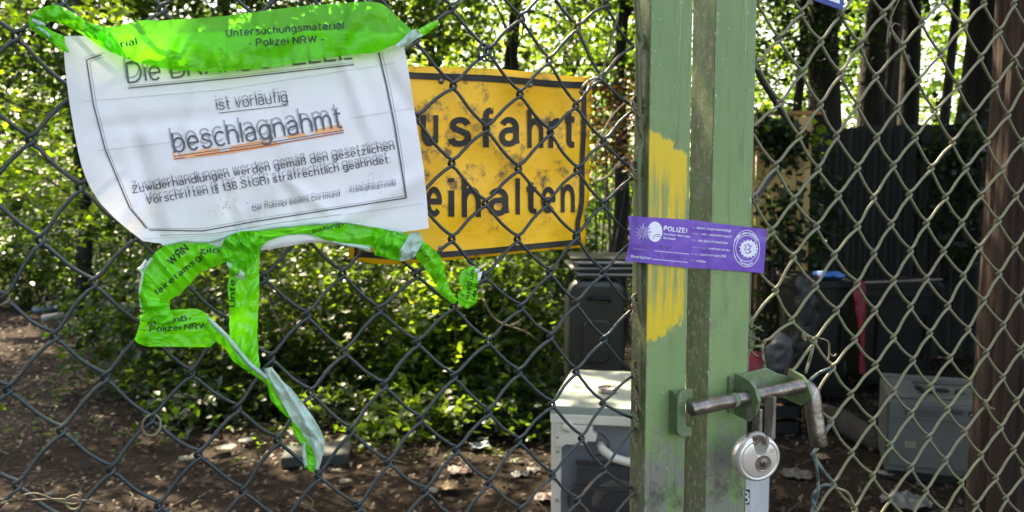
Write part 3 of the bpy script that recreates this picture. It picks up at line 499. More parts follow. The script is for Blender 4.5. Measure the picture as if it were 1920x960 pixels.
# padlock
kp = -.060; pc = GP(1416, 856, kp); pad = thing('padlock', 'round stainless steel disc padlock hanging from the gate bolt', 'padlock', pc)
AX = (-NV - TV * .22 - ZV * .03).normalized(); UX = ZV.cross(AX).normalized(); UZ = AX.cross(UX).normalized(); R_ = .0245
def disc(Rr, prof, notch, name, m, bev=0):
    """disc with a notch cut out of its upper right, profile = list of (scale, height)"""
    n = 180; vs = []; fs = []; ncx, ncz, nr = notch
    base = []
    for j in range(n):
        a = 2 * math.pi * j / n + math.pi / 2; base.append((math.cos(a), math.sin(a)))
    def cut(x, z):
        dx, dz = x - ncx, z - ncz
        if abs(dx) < nr and dz > -math.sqrt(max(nr * nr - dx * dx, 0)) : return (x, ncz - math.sqrt(max(nr * nr - dx * dx, 0)))
        return (x, z)
    for sc, h in prof:
        for x, z in base:
            X, Z = cut(x * Rr * sc, z * Rr * sc); vs.append(pc + UX * X + UZ * Z + AX * h)
    for i in range(len(prof) - 1): fs += [(i * n + j, i * n + (j + 1) % n, (i + 1) * n + (j + 1) % n, (i + 1) * n + j) for j in range(n)]
    return obj(name, (vs, fs), m, pad, smooth=True, fixn=True)
nt_ = (.0012, .0130, .0088)
disc(R_, [(.01, -.010), (.8, -.010), (.93, -.008), (1, -.004), (1, .004), (.96, .0075), (.87, .0092), (.83, .0092), (.80, .0078), (.78, .0074)], nt_, 'body', MT['steel'])
disc(R_ * .785, [(1, .0074), (.98, .0090), (.93, .0094), (.5, .0098), (.01, .0098)], nt_, 'face_plate', MT['steel'])
kc = pc + UX * .0038 - UZ * .0042
obj('keyway_ring', MB().lathe([(.0088, .0096), (.0088, .0106), (.0080, .0108), (.0074, .0102), (.0066, .0104), (.0002, .0106)], kc, AX), MT['steel2'], pad, smooth=True)
kplug = obj('keyway_plug', MB().lathe([(.0042, .0104), (.0042, .0110), (.0002, .0112)], kc + UZ * .001, AX), MT['steel2'], pad, smooth=True)
obj('keyhole', MB().box(kc + AX * .0111 - UX * .0007 - UZ * .0018, UX * .0014, UZ * .0050, AX * .0003), MT['dark'], kplug)
obj('shackle', MB().tube([pc + UX * x + UZ * z + AX * y for x, z, y in ((-.011, .013, 0), (-.010, .0185, 0), (-.006, .0225, 0), (0, .0240, 0), (.006, .0225, 0), (.010, .0185, 0), (.011, .013, 0))], .0036, 12), MT['steel2'], pad, smooth=True)
st = []; 
obj('stamp', MB().tube([pc + UX * (.0135 + .0018 * math.cos(a)) + UZ * (.0085 + .0018 * math.sin(a)) + AX * .0096 for a in np.linspace(0, 6.3, 14)], .00022, 4), MT['steel2'], pad)
# ------------------------------------------------------------------ yellow enamel sign, hung behind the mesh
sg = thing('sign', 'rusty yellow sign with embossed black letters wired behind the mesh', 'sign', GP(900, 470, .02))
def sign_surf():
    top = crom([(652, 112), (765, 121), (920, 126), (1035, 137), (1098, 142)], 30); right = [(1106, 145), (1110, 152), (1107, 230), (1105, 300), (1105, 370), (1095, 400), (1099, 440), (1096, 464)]
    rt = crom(right, 22); bot = crom([(655, 486), (700, 497), (760, 497), (900, 486), (1000, 476), (1088, 469)], 30); lf = crom([(650, 114), (650, 200), (652, 300), (653, 400), (655, 484)], 22); vs = []
    for i in range(30):
        for j in range(22):
            u, v = i / 29, j / 21
            p = (1 - v) * top[i] + v * bot[i] + (1 - u) * lf[j] + u * rt[j] - ((1 - u) * (1 - v) * top[0] + u * (1 - v) * top[-1] + (1 - u) * v * bot[0] + u * v * bot[-1])
            k = .016 + .006 * nz(p[0] / 90, p[1] / 90) + .012 * max(0, u - .85) * max(0, v - .55) * 8
            vs.append(tuple(GP(p[0], p[1], k)))
    n = len(vs); bk = [tuple(Vector(v) + NV * .002) for v in vs]; f = [(i * 22 + j, i * 22 + j + 1, (i + 1) * 22 + j + 1, (i + 1) * 22 + j) for i in range(29) for j in range(21)]
    per = [i * 22 for i in range(30)] + [29 * 22 + j for j in range(1, 22)] + [i * 22 + 21 for i in range(28, -1, -1)] + list(range(20, 0, -1))
    F = f + [tuple(x + n for x in q[::-1]) for q in f] + [(per[i], per[(i + 1) % len(per)], per[(i + 1) % len(per)] + n, per[i] + n) for i in range(len(per))]
    return obj('plate', (vs + bk, F), MT['yellow'], sg, smooth=False)
sp = sign_surf(); sp.data.polygons.foreach_set('use_smooth', [len(p.vertices) == 4 and p.area > 1e-5 for p in sp.data.polygons]); TB = bvh(sp)
for P, w in (([(662, 131), (765, 141), (920, 147), (1035, 157), (1100, 160)], 12), ([(1095, 154), (1095, 230), (1092, 300), (1091, 380), (1083, 420), (1086, 458)], 9), ([(664, 476), (760, 481), (900, 472), (1000, 462), (1088, 454)], 11), ([(666, 136), (666, 300), (669, 470)], 10)):
    strip('border_line', [tuple(q) for q in crom(P, 16)], w, TB, MT['signblack'], sg, lift=.0016, depth=.0012, n=50)
for ch, b in (('A', (738, 203, 783, 273)), ('u', (790, 216, 822, 274)), ('s', (841, 219, 884, 275)), ('f', (903, 201, 925, 276)), ('a', (936, 219, 975, 275)), ('h', (989, 205, 1019, 277)), ('r', (1029, 221, 1049, 277)), ('t', (1060, 209, 1077, 277)),
              ('F', (700, 334, 733, 404)), ('r', (752, 349, 776, 405)), ('e', (799, 350, 829, 407)), ('i', (841, 334, 852, 406)), ('h', (866, 335, 902, 407)), ('a', (915, 352, 955, 405)), ('l', (967, 334, 975, 402)), ('t', (988, 342, 1006, 401)), ('e', (1015, 350, 1042, 400)), ('n', (1052, 345, 1078, 398))):
    glyph_box(ch, b[0], b[1], b[2], b[3], TB, MT['signblack'], sg)
for x, y in ((827, 152), (994, 159), (1090, 172), (826, 466), (1078, 446)):
    c = on(TB, x, y, .0); obj('rivet', MB().lathe([(.0001, .0022), (.0022, .0016), (.0030, 0)], c, -NV, 12), MT['steel2'], sg, smooth=True)
b_ = thing('sign', 'white plate with a blue rim, only its lower edge showing over the green mesh', 'sign', GP(1555, -10, -.006))
obj('plate', MB().prism([(-.022, .0), (.019, -.0065), (.021, .0035), (.020, .055), (-.024, .06)], GP(1556, 5, -.007), TV, ZV, NV * .0015), MT['blue'], b_, bevel=.0004)
obj('white_field', MB().prism([(-.019, .0055), (.0145, .0000), (.0150, .050), (-.020, .055)], GP(1556, 5, -.0078), TV, ZV, NV * .0007), MT['white'], b_)
# ------------------------------------------------------------------ the paper notice
pn = thing('paper_notice', 'white police notice in German tied over the mesh with lime tape', 'notice', GP(460, 455, -.012))
LF = crom([(118, 68), (122, 125), (133, 210), (149, 295), (166, 345), (190, 382), (225, 418), (268, 452)], 40); RT = crom([(752, 64), (762, 110), (770, 160), (780, 225), (792, 300), (799, 360), (804, 428)], 40)
TP = crom([(118, 68), (300, 64), (560, 56), (752, 64)], 60); BT = crom([(268, 452), (300, 456), (400, 462), (485, 469), (560, 458), (640, 446), (720, 440), (804, 428)], 60)
folds = [((440, 470), (520, 325), 14, .004), ((300, 455), (250, 250), 20, -.003), ((415, 340), (450, 455), 10, -.0022), ((520, 325), (620, 400), 12, .002), ((640, 100), (700, 260), 18, .003), ((520, 290), (560, 450), 16, -.002), ((380, 110), (350, 280), 22, .002), ((180, 240), (420, 215), 18, -.0016), ((600, 440), (790, 330), 26, .003), ((700, 95), (790, 240), 18, -.002), ((240, 430), (330, 300), 18, .003)]
def pk(x, y, u, v):
    k = -.0125 - .0065 * math.sin(math.pi * u) ** .8 * math.sin(math.pi * v) - .0022 * nz(x / 120, y / 120, 2) - .0010 * nz(x / 40, y / 40, 5)
    for (ax, ay), (bx, by), w, h in folds:
        L = math.hypot(bx - ax, by - ay); t = ((x - ax) * (bx - ax) + (y - ay) * (by - ay)) / L / L; dd = abs((x - ax) * (by - ay) - (y - ay) * (bx - ax)) / L
        e = max(0, min(1, (t + .15) / .3, (1.15 - t) / .3)); k -= 1.7 * h * e * max(0, 1 - dd / w)
    return k
vs = []
for i in range(60):
    for j in range(40):
        u, v = i / 59, j / 39; p = (1 - v) * TP[i] + v * BT[i] + (1 - u) * LF[j] + u * RT[j] - ((1 - u) * (1 - v) * TP[0] + u * (1 - v) * TP[-1] + (1 - u) * v * BT[0] + u * v * BT[-1])
        vs.append(tuple(GP(p[0], p[1], pk(p[0], p[1], u, v))))
ps = obj('sheet', (vs, [(i * 40 + j, i * 40 + j + 1, (i + 1) * 40 + j + 1, (i + 1) * 40 + j) for i in range(59) for j in range(39)]), MT['paper'], pn, smooth=True, fixn=False); TB = bvh(ps); LFT = .0009
def pr(nm, t, p0, p1, h, m, off=0, bend=0, lift=LFT): text(nm, t, p0, p1, h, TB, MT[m], pn, lift=lift, off=off, bend=bend)
fillpoly('highlight', [(322, 286), (420, 276), (520, 258), (640, 232), (644, 244), (525, 272), (420, 290), (326, 298)], TB, MT['orange'], pn, lift=.00025)
for nm, t, a, b, h, off, gh in (('printed_line', 'Die BRANDSTELLE', (239, 157), (661, 111), 41, .095, (-4, -9)), ('printed_line', 'ist vorläufig', (407, 207), (541, 191), 21, .095, (-2, -7)), ('printed_line', 'beschlagnahmt', (326, 288), (642, 240), 41, .095, (-4, -9)),
        ('printed_line', 'Zuwiderhandlungen werden gemäß den gesetzlichen', (248, 363), (741, 281), 15, .13, (-2, -8)), ('printed_line', 'Vorschriften (§ 136 StGB) strafrechtlich geahndet.', (275, 384), (733, 305), 15, .13, (-2, -8)),
        ('printed_line', 'Der Polizeipräsident Dortmund', (474, 396), (638, 368), 9, .10, (0, -6)), ('printed_line', '- Kriminalhauptstelle -', (650, 363), (750, 347), 9, .10, (0, -6))):
    pr('faded_line', t, (a[0] + gh[0], a[1] + gh[1]), (b[0] + gh[0], b[1] + gh[1]), h, 'ghost', off * .8, lift=.0007); pr(nm, t, a, b, h, 'ink', off, lift=.0010)
def ln(P, w, m='ink', lift=LFT): strip('ruled_line', P, w, TB, MT[m], pn, lift=lift)
ln([(240, 165), (450, 145), (664, 121)], 2.2); ln([(240, 161), (450, 141), (664, 117)], 1.0, 'ghost'); ln([(410, 212), (541, 197)], 1.3); ln([(326, 293), (480, 271), (645, 244)], 1.4); ln([(328, 298), (480, 276), (645, 248)], 2.2, 'redline')
fr1 = [(190, 103), (162, 112), (175, 195), (197, 280), (222, 340), (243, 390), (275, 428)]
ln(fr1, 2.6); ln([(x + 6, y + 3) for x, y in fr1], 1.1, 'ghost'); ln([(195, 99), (158, 107), (162, 116)], 1.0, 'ghost')
ln([(710, 98), (726, 165), (740, 235), (752, 310), (762, 371)], 3.0); ln([(716, 98), (732, 165), (745, 235), (757, 310), (762, 371)], 1.0, 'ghost')
ln([(280, 431), (380, 433), (480, 415), (620, 393), (762, 371)], 2.2); ln([(275, 428), (380, 428), (480, 410), (620, 389), (760, 367)], 1.0, 'ghost'); ln([(300, 441), (400, 438), (520, 418), (640, 402)], 1.2, 'ghost')
for a, b in (((155, 190), (420, 168)), ((415, 168), (742, 118)), ((182, 283), (335, 265)), ((655, 222), (772, 203)), ((650, 402), (795, 381)), ((270, 448), (420, 440))): ln([a, b], .9, 'line')
r_ = random.Random(3)
for cx, cy, n_ in ((425, 380, 34), (690, 345, 30), (610, 262, 0)):                # smeared toner
    for _ in range(n_):
        x, y, s = r_.gauss(cx, 16), r_.gauss(cy, 13), r_.uniform(.8, 2.6); fillpoly('toner_smear', [(x + s * math.cos(a) * r_.uniform(.5, 1.2), y + s * .7 * math.sin(a)) for a in (0, 1.2, 2.4, 3.6, 5)], TB, MT['line'], pn, lift=.0003)
# ------------------------------------------------------------------ lime police tape
tp = thing('police_tape', 'upper lime green police tape stretched across the notice and knotted to the mesh', 'tape', GP(440, 100, -.024), 'lime police tapes holding the notice')
T_, TT, TK = MT['tape'], MT['tape_top'], MT['tapeback']
top = sheet('tape_band', [(165, 50), (215, 50), (260, 39), (300, 38), (400, 32), (480, 22), (560, 12), (640, 6), (705, 4), (735, 22), (765, 50), (778, 62)], [(165, 60), (200, 85), (235, 108), (300, 127), (380, 134), (440, 132), (520, 124), (600, 110), (660, 102), (705, 98), (740, 84), (772, 73)], 90, 16, -.0262, TT, tp, wr=.0016, puff=.002, seed=1, fr=.55)
sheet('knot_fold', [(212, 66), (190, 48), (168, 42), (140, 25), (110, 10), (85, 12), (58, 27)], [(240, 110), (195, 92), (160, 68), (128, 50), (100, 40), (80, 44), (60, 47)], 34, 7, (-.030, -.010), T_, tp, wr=.0035, seed=2, fr=2)
sheet('knot_fold', [(55, 30), (78, 44), (98, 58), (120, 68), (122, 82), (130, 95)], [(52, 46), (62, 58), (84, 72), (100, 82), (112, 90), (128, 100)], 26, 6, (-.012, -.022), T_, tp, wr=.003, seed=3, fr=2)
sheet('knot_fold', [(60, 34), (74, 38), (86, 46)], [(60, 42), (70, 46), (84, 52)], 10, 4, -.016, TK, tp, wr=.002, seed=4, fr=2); sheet('knot_fold', [(66, 52), (80, 62), (92, 72)], [(72, 50), (86, 58), (95, 66)], 12, 4, -.020, TK, tp, wr=.002, seed=5, fr=2)
sheet('tail', [(776, 60), (790, 52), (806, 43), (822, 37)], [(786, 72), (796, 66), (810, 56), (823, 46)], 18, 5, (-.026, -.006), T_, tp, wr=.002, seed=6, fr=2)
sheet('torn_edge', [(742, 84), (758, 70), (770, 58), (780, 54)], [(750, 90), (768, 82), (782, 72), (794, 66)], 16, 5, -.029, TK, tp, wr=.0022, seed=7, fr=2)
TB = bvh(top)
for t, a, b, h in (('Untersuchungsmaterial', (424, 70), (645, 54), 16), ('- Polizei NRW -', (467, 88), (608, 80), 15.5), ('terial', (205, 94), (258, 84), 15)): text('printed_line', t, a, b, h, TB, MT['tapeink'], tp, lift=.0008, off=.17, k=-.03)
tb = thing('police_tape', 'lower lime green police tape, looped and knotted with loose ends hanging under the notice', 'tape', GP(470, 880, -.02), 'lime police tapes holding the notice')
sheet('paper_scrap', [(480, 452), (560, 440), (620, 450), (700, 460)], [(486, 470), (540, 462), (600, 455), (694, 470)], 24, 5, -.020, MT['paper'], tb, wr=.0012, seed=31)
L6 = sheet('tape_band', [(412, 468), (422, 448), (440, 436), (470, 433), (510, 431), (540, 424), (580, 418), (640, 418), (690, 424), (730, 431), (762, 437), (785, 452)], [(428, 488), (440, 500), (462, 492), (485, 470), (503, 452), (545, 440), (582, 440), (622, 453), (660, 458), (696, 464), (735, 488), (770, 486)], 90, 9, -.026, T_, tb, wr=.0032, seed=11, fr=1.2)
sheet('folded_hem', [(300, 456), (340, 448), (390, 448), (440, 434), (540, 420), (640, 414), (700, 424), (752, 432)], [(310, 462), (345, 455), (400, 456), (445, 440), (545, 427), (640, 420), (700, 428), (760, 440)], 50, 4, -.0275, TK, tb, wr=.0018, seed=12)
sheet('folded_hem', [(624, 452), (660, 457), (694, 460)], [(630, 458), (664, 464), (696, 474)], 16, 4, -.0285, TK, tb, wr=.0018, seed=13)
L7 = sheet('tape_fold', [(700, 436), (730, 432), (758, 440)], [(702, 478), (738, 487), (752, 490)], 18, 14, -.030, T_, tb, wr=.004, seed=14, fr=1.6)
sheet('tape_fold', [(770, 436), (786, 436), (794, 452)], [(744, 480), (754, 490), (776, 484)], 14, 9, -.033, TK, tb, wr=.0035, seed=15, fr=2, edge=3)
L8 = sheet('hanging_end', [(770, 462), (778, 480), (795, 500), (810, 522), (820, 538), (824, 550), (838, 562), (852, 571)], [(792, 450), (808, 463), (825, 480), (832, 500), (837, 520), (842, 538), (850, 552), (858, 562)], 40, 8, (-.031, -.008), T_, tb, wr=.0035, seed=16, fr=1.5)
L9 = sheet('knot_fold', [(888, 498), (866, 508), (860, 528), (868, 540), (858, 552), (860, 570)], [(902, 508), (898, 528), (894, 540), (896, 555), (892, 568), (876, 579)], 24, 8, (-.004, -.010), T_, tb, wr=.004, seed=17, fr=2)
sheet('knot_fold', [(890, 504), (900, 502)], [(889, 512), (899, 511)], 4, 4, -.012, TK, tb, wr=.001, seed=18); sheet('knot_fold', [(896, 512), (905, 508)], [(895, 527), (900, 526)], 4, 4, -.014, MT['paper'], tb, wr=.001, seed=18)
L1 = sheet('loop', [(412, 464), (385, 456), (340, 453), (308, 462), (285, 480), (268, 505), (262, 535), (261, 560), (268, 586)], [(424, 490), (398, 502), (375, 512), (357, 532), (338, 550), (322, 560), (316, 568), (316, 580), (320, 594)], 60, 14, -.026, T_, tb, wr=.0028, puff=.006, seed=19)
sheet('paper_scrap', [(274, 484), (264, 498), (258, 502)], [(268, 512), (264, 514), (262, 510)], 6, 4, -.020, MT['paper'], tb, wr=.001, seed=20); sheet('folded_hem', [(283, 482), (268, 505), (260, 540), (262, 575)], [(288, 486), (273, 508), (265, 542), (268, 580)], 30, 4, -.0285, TK, tb, wr=.0012, seed=21)
L3 = sheet('loop', [(268, 588), (262, 592), (262, 606), (252, 638)], [(330, 580), (372, 580), (398, 600), (412, 630)], 22, 20, -.021, T_, tb, wr=.0022, seed=22)
L3b = sheet('loop', [(252, 634), (258, 643), (275, 650)], [(412, 626), (405, 640), (394, 651)], 12, 24, -.022, T_, tb, wr=.0025, seed=23)
sheet('loop', [(261, 560), (270, 582), (284, 598), (304, 608), (318, 610)], [(318, 566), (318, 574), (320, 582), (325, 592), (324, 602)], 24, 8, (-.030, -.026), T_, tb, wr=.003, seed=24)
sheet('twisted_end', [(393, 597), (420, 620), (445, 650), (470, 680), (500, 706), (518, 735), (535, 760), (547, 785)], [(384, 614), (406, 640), (424, 655), (437, 677), (470, 700), (500, 722), (508, 750), (536, 781)], 46, 8, -.029, T_, tb, wr=.0025, seed=25)
sheet('folded_hem', [(395, 596), (430, 630), (470, 678), (506, 706)], [(388, 600), (424, 638), (463, 684), (497, 713)], 34, 5, -.032, TK, tb, wr=.0012, puff=.004, seed=26)
L5 = sheet('hanging_end', [(428, 480), (430, 510), (427, 540), (430, 580), (430, 620), (434, 650), (448, 672), (470, 700)], [(488, 468), (486, 500), (486, 550), (484, 590), (483, 630), (485, 665), (488, 690), (491, 708)], 60, 14, -.025, T_, tb, wr=.0026, seed=27)
sheet('knot_fold', [(412, 466), (425, 446), (450, 434), (478, 434), (492, 440)], [(425, 496), (436, 520), (452, 512), (474, 496), (489, 470)], 26, 12, -.031, T_, tb, wr=.0045, seed=28, fr=1.8)
sheet('knot_fold', [(424, 490), (440, 497), (458, 512)], [(430, 505), (442, 520), (460, 524)], 10, 5, -.034, TK, tb, wr=.002, seed=29)
sheet('twisted_end', [(545, 786), (552, 812), (560, 828), (570, 838), (574, 856), (570, 876)], [(560, 800), (568, 815), (578, 830), (588, 850), (593, 868), (588, 887)], 26, 7, -.030, T_, tb, wr=.0030, seed=30, fr=2)
sheet('underside', [(494, 692), (510, 722), (530, 757), (552, 795), (568, 815), (584, 840), (590, 862), (588, 878)], [(510, 688), (528, 712), (552, 735), (574, 764), (592, 790), (606, 818), (607, 845), (598, 881)], 50, 12, -.033, TK, tb, wr=.0038, puff=.004, seed=32, fr=1.2)
sheet('underside', [(568, 826), (566, 850), (570, 876)], [(574, 830), (574, 852), (578, 872)], 14, 4, -.034, TK, tb, wr=.001, seed=33)
IK = MT['tapeink']
def tx(ob, t, a, b, h, nm='printed_line', bend=0): text(nm, t, a, b, h, bvh(ob), IK, tb, lift=.0009, off=.16, k=-.03, bend=bend)
tx(L1, 'lairetamsgn', (296, 553), (388, 478), 12); tx(L1, '- WЯN', (313, 508), (356, 468), 17) ; tx(L1, 'zilo', (372, 476), (412, 474), 12)
tx(L3, '-guhcus', (358, 592), (276, 603), 11); tx(L3, '- Polizei NRW', (268, 624), (390, 616), 12)
tx(L5, 'Unte', (441, 576), (441, 524), 12)
tx(L6, 'suchungs', (586, 438), (645, 423), 9); tx(L8, 'Unters', (784, 468), (803, 490), 9); tx(L9, 'ungsm', (884, 505), (872, 560), 9); tx(L9, 'RW -', (893, 530), (880, 566), 9)
# ------------------------------------------------------------------ purple seal
se = thing('police_seal', 'purple police seal sticker bridging the two green gate tubes', 'sticker', GP(1300, 500, KF - .001))
tpE = crom([(1178, 405), (1214, 407), (1290, 412), (1340, 418), (1438, 430)], 60); btE = crom([(1172, 489), (1214, 494), (1290, 502), (1340, 505), (1432, 512)], 60); vs = []
lfb = lambda v: 5.0 * math.sin(math.pi * v)
for i in range(60):
    for j in range(14):
        u, v = i / 59, j / 13; p = tpE[i] * (1 - v) + btE[i] * v; p = np.array([p[0] + (lfb(v) * max(0, 1 - u * 9)), p[1]])
        k = KF - .0012; x = p[0]
        if x < 1214: k += (1214 - x) / 40 * .010
        if 1291 < x < 1332: k += .0035 * math.sin(math.pi * (x - 1291) / 41)
        if x > 1407: k -= .003 * (x - 1407) / 30
        k -= .0016 * abs(nz(p[0] / 16, p[1] / 34)) + .0006 * abs(nz(p[0] / 6, p[1] / 9)) ; vs.append(tuple(GP(p[0], p[1], k)))
ss = obj('sheet', (vs, [(i * 14 + j, i * 14 + j + 1, (i + 1) * 14 + j + 1, (i + 1) * 14 + j) for i in range(59) for j in range(13)]), MT['purple'], se, smooth=True, fixn=False); TB = bvh(ss)
def st_(t, a, b, h, m='white', off=.16, nm='printed_line'): text(nm, t, a, b, h, TB, MT[m], se, lift=.0004, off=off)
st_('POLIZEI', (1244, 433), (1288, 437.5), 10, off=.22); st_('Nordrhein-Westfalen', (1244, 440.5), (1294, 446), 4.4, off=.17); st_('Dortmund', (1243.5, 448), (1266, 450.5), 4.8, off=.17)
for t, a, b in (('Wer dieses Siegel beschädigt,', (1297, 428.5), (1372, 435)), ('ablöst oder unkenntlich macht', (1297, 439.5), (1371, 446)), ('oder den dadurch bewirkten', (1296.5, 452), (1364, 458)), ('Verschluss unwirksam werden', (1296.5, 465), (1369, 471.5)), ('lässt, macht sich nach §136', (1296, 478), (1361, 483)), ('StGB strafbar.', (1295, 490), (1325, 493))):
    V = t.split(' ')[0]; f = len(V) / len(t) * 1.15; mid = (a[0] + (b[0] - a[0]) * f, a[1] + (b[1] - a[1]) * f)
    st_(V, a, (mid[0] - 3, mid[1]), 4.6, 'fade', nm='worn_word'); st_(t[len(V) + 1:], mid, b, 4.9)
st_('Dienststelle', (1186, 468), (1211, 471), 4.8, 'fade'); st_('Bearbeiter:', (1183, 483), (1222, 487), 5.4)
for a, b in (((1227, 470.3), (1292, 476.5)), ((1223, 486), (1290, 492))): strip('dotted_line', [a, b], .9, TB, MT['white'], se, lift=.0004)
for P in ([(1235, 466), (1240, 458), (1241, 467), (1248, 463), (1251, 469), (1256, 462), (1258, 469)], [(1232, 480), (1236, 474), (1238, 483), (1244, 476), (1250, 484), (1256, 477), (1260, 485), (1270, 478), (1276, 486), (1284, 480)]): strip('handwriting', P, .8, TB, MT['pen'], se, lift=.0004, n=30)
def star(cx, cy, n, r0, r1, rot=0): return [(cx + (r1 if i % 2 else r0) * math.cos(math.pi * i / n + rot), cy + (r1 if i % 2 else r0) * math.sin(math.pi * i / n + rot)) for i in range(2 * n)]
fillpoly('crest_disc', [(1228 + 14 * math.cos(a), 434.5 + 19 * math.sin(a)) for a in np.linspace(0, 2 * math.pi, 28, endpoint=False)], TB, MT['white'], se, lift=.0004)
fillpoly('crest_star', [(x, y) for x, y in star(1206, 435, 12, 17, 9)], TB, MT['fade'], se, lift=.0006)
for i in range(10):
    a = i / 10 * 2 * math.pi; strip('crest_line', [(1206 + 4 * math.cos(a), 435 + 4 * math.sin(a)), (1206 + 13 * math.cos(a + .1), 435 + 13 * math.sin(a + .1))], .8, TB, MT['purple'], se, lift=.0008, n=3)
for P in ([(1225, 447), (1228, 440), (1238, 440)], [(1230, 443), (1240, 444)], [(1214, 421), (1208, 430), (1204, 440)]): strip('crest_line', P, 1, TB, MT['pen'], se, lift=.0008, n=6)
for r_x, r_y in ((24.5, 34.5), (20.5, 24.5)): strip('seal_ring', [(1400 + (r_x) * math.cos(a), 466 + r_y * math.sin(a)) for a in np.linspace(0, 2 * math.pi, 40)], 1.1, TB, MT['white'], se, lift=.0004, n=48)
fillpoly('seal_star', star(1403.5, 466.5, 15, 18, 14.5), TB, MT['white'], se, lift=.0006)
for P in ([(1396, 458), (1399, 463), (1396, 470)], [(1400, 460), (1404, 457), (1406, 463)], [(1400, 469), (1405, 466), (1406, 472)], [(1397, 474), (1404, 475), (1409, 471)], [(1409, 460), (1406, 466)]): strip('seal_figure', P, 1.8, TB, MT['purple'], se, lift=.0008, n=8)
def arc(t, cx, cy, rx, ry, a0, a1, h, flip=False):
    for i, ch in enumerate(t):
        if ch == ' ': continue
        a = rad(a0 + (a1 - a0) * i / (len(t) - 1)); x, y = cx + rx * math.cos(a), cy + ry * math.sin(a); tx_, ty_ = (-math.sin(a), math.cos(a)) if not flip else (math.sin(a), -math.cos(a)); w = h * .33
        st_(ch, (x - tx_ * w, y - ty_ * w), (x + tx_ * w, y + ty_ * w), h, nm='seal_letter')
arc('Polizeipräsidium', 1400, 466, 21.5, 27, 212, 328, 5); arc('Dortmund', 1400, 466, 22.5, 32.5, 125, 62, 5, True)
# ------------------------------------------------------------------ things beyond the gate
LM = {}
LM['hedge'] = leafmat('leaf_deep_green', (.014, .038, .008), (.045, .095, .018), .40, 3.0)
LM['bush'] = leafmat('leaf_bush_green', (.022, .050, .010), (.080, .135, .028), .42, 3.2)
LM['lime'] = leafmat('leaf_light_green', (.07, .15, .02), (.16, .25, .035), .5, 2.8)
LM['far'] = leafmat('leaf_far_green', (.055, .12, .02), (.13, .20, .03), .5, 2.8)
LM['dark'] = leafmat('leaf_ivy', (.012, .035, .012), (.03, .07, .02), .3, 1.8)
LM['dry'] = leafmat('leaf_autumn', (.07, .035, .015), (.12, .07, .02), .4, 1.2)
BK = mat('grey_bark', (.022, .018, .014), (.05, .04, .032), 14, .95, bump=1, bscale=30, dist=.02, stretch=(1, 1, .25), c3=(.05, .07, .03), t3=.6, scale3=4)
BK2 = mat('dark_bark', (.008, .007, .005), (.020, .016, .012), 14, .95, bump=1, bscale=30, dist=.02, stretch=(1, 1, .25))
def hx(px, Y): return W(px, 340, Y).x
def g0(px, Y): return (hx(px, Y), Y, 0)
# ---- shrubs along the back of the yard
sh = [  # px of the middle, distance, radii, clumps, material, label
 (270, 6.0, (.70, .45, .45), 70, 'hedge', 'low dark green shrub below the left corner of the notice'),
 (400, 5.7, (.46, .35, .32), 44, 'bush', 'low leafy shrub behind the looped lime tape'),
 (560, 6.1, (.62, .50, .60), 90, 'bush', 'dense shrub right of the hanging lime tape'),
 (720, 5.85, (.50, .45, .55), 90, 'bush', 'sunlit shrub below the yellow sign, its leaves flecked with light'),
 (850, 5.7, (.48, .40, .52), 90, 'lime', 'bright leafy shrub under the right half of the yellow sign'),
 (960, 5.6, (.40, .36, .55), 70, 'bush', 'glossy shrub beside the dark wheelie bin'),
 (1010, 6.9, (.50, .4, .95), 60, 'hedge', 'tall dark shrub behind the glossy one beside the bin'),
 (480, 7.6, (1.1, .5, 1.1), 90, 'hedge', 'tall dark hedge shrub behind the hanging tape'),
 (800, 7.6, (1.1, .5, 1.0), 90, 'hedge', 'tall dark hedge shrub behind the yellow sign'),
 (45, 10.2, (1.3, .5, 1.5), 110, 'hedge', 'tall dark shrub at the back of the clearing, at the left edge'),
 (215, 8.8, (1.1, .5, 1.1), 90, 'hedge', 'tall dark hedge shrub left of the notice'),
]
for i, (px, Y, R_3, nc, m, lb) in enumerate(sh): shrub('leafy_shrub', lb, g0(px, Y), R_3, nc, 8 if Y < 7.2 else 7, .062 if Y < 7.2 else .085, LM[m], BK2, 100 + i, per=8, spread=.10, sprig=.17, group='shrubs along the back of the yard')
shrub('dry_shrub', 'dry brown shrub between the yellow sign and the green gate tube', g0(1150, 6.4), (.30, .35, .35), 30, 6, .05, LM['dry'], BK, 131, per=6, spread=.12, sprig=.2, zc=1.95, group=None)
for i, (px, Y, R_3, nc, m, lb) in enumerate([(610, 5.1, (.30, .22, .13), 16, 'bush', 'small low plant at the foot of the shrubs right of the hanging tape'), (740, 5.0, (.34, .22, .12), 18, 'lime', 'small low plant spilling onto the soil below the yellow sign'), (880, 5.05, (.32, .22, .13), 18, 'bush', 'small low plant spilling onto the soil left of the freezer'), (985, 5.1, (.26, .2, .16), 14, 'hedge', 'small low plant just left of the freezer'), (330, 5.15, (.34, .22, .12), 14, 'hedge', 'small low dark plant under the looped lime tape'), (470, 5.3, (.28, .22, .14), 14, 'bush', 'small low plant behind the hanging tape')]):
    shrub('low_plant', lb, g0(px, Y), R_3, nc, 5, .075, LM[m], BK2, 160 + i, per=5, spread=.08, sprig=.13, group='low plants at the foot of the shrubs', cat='plant', hollow=.1)
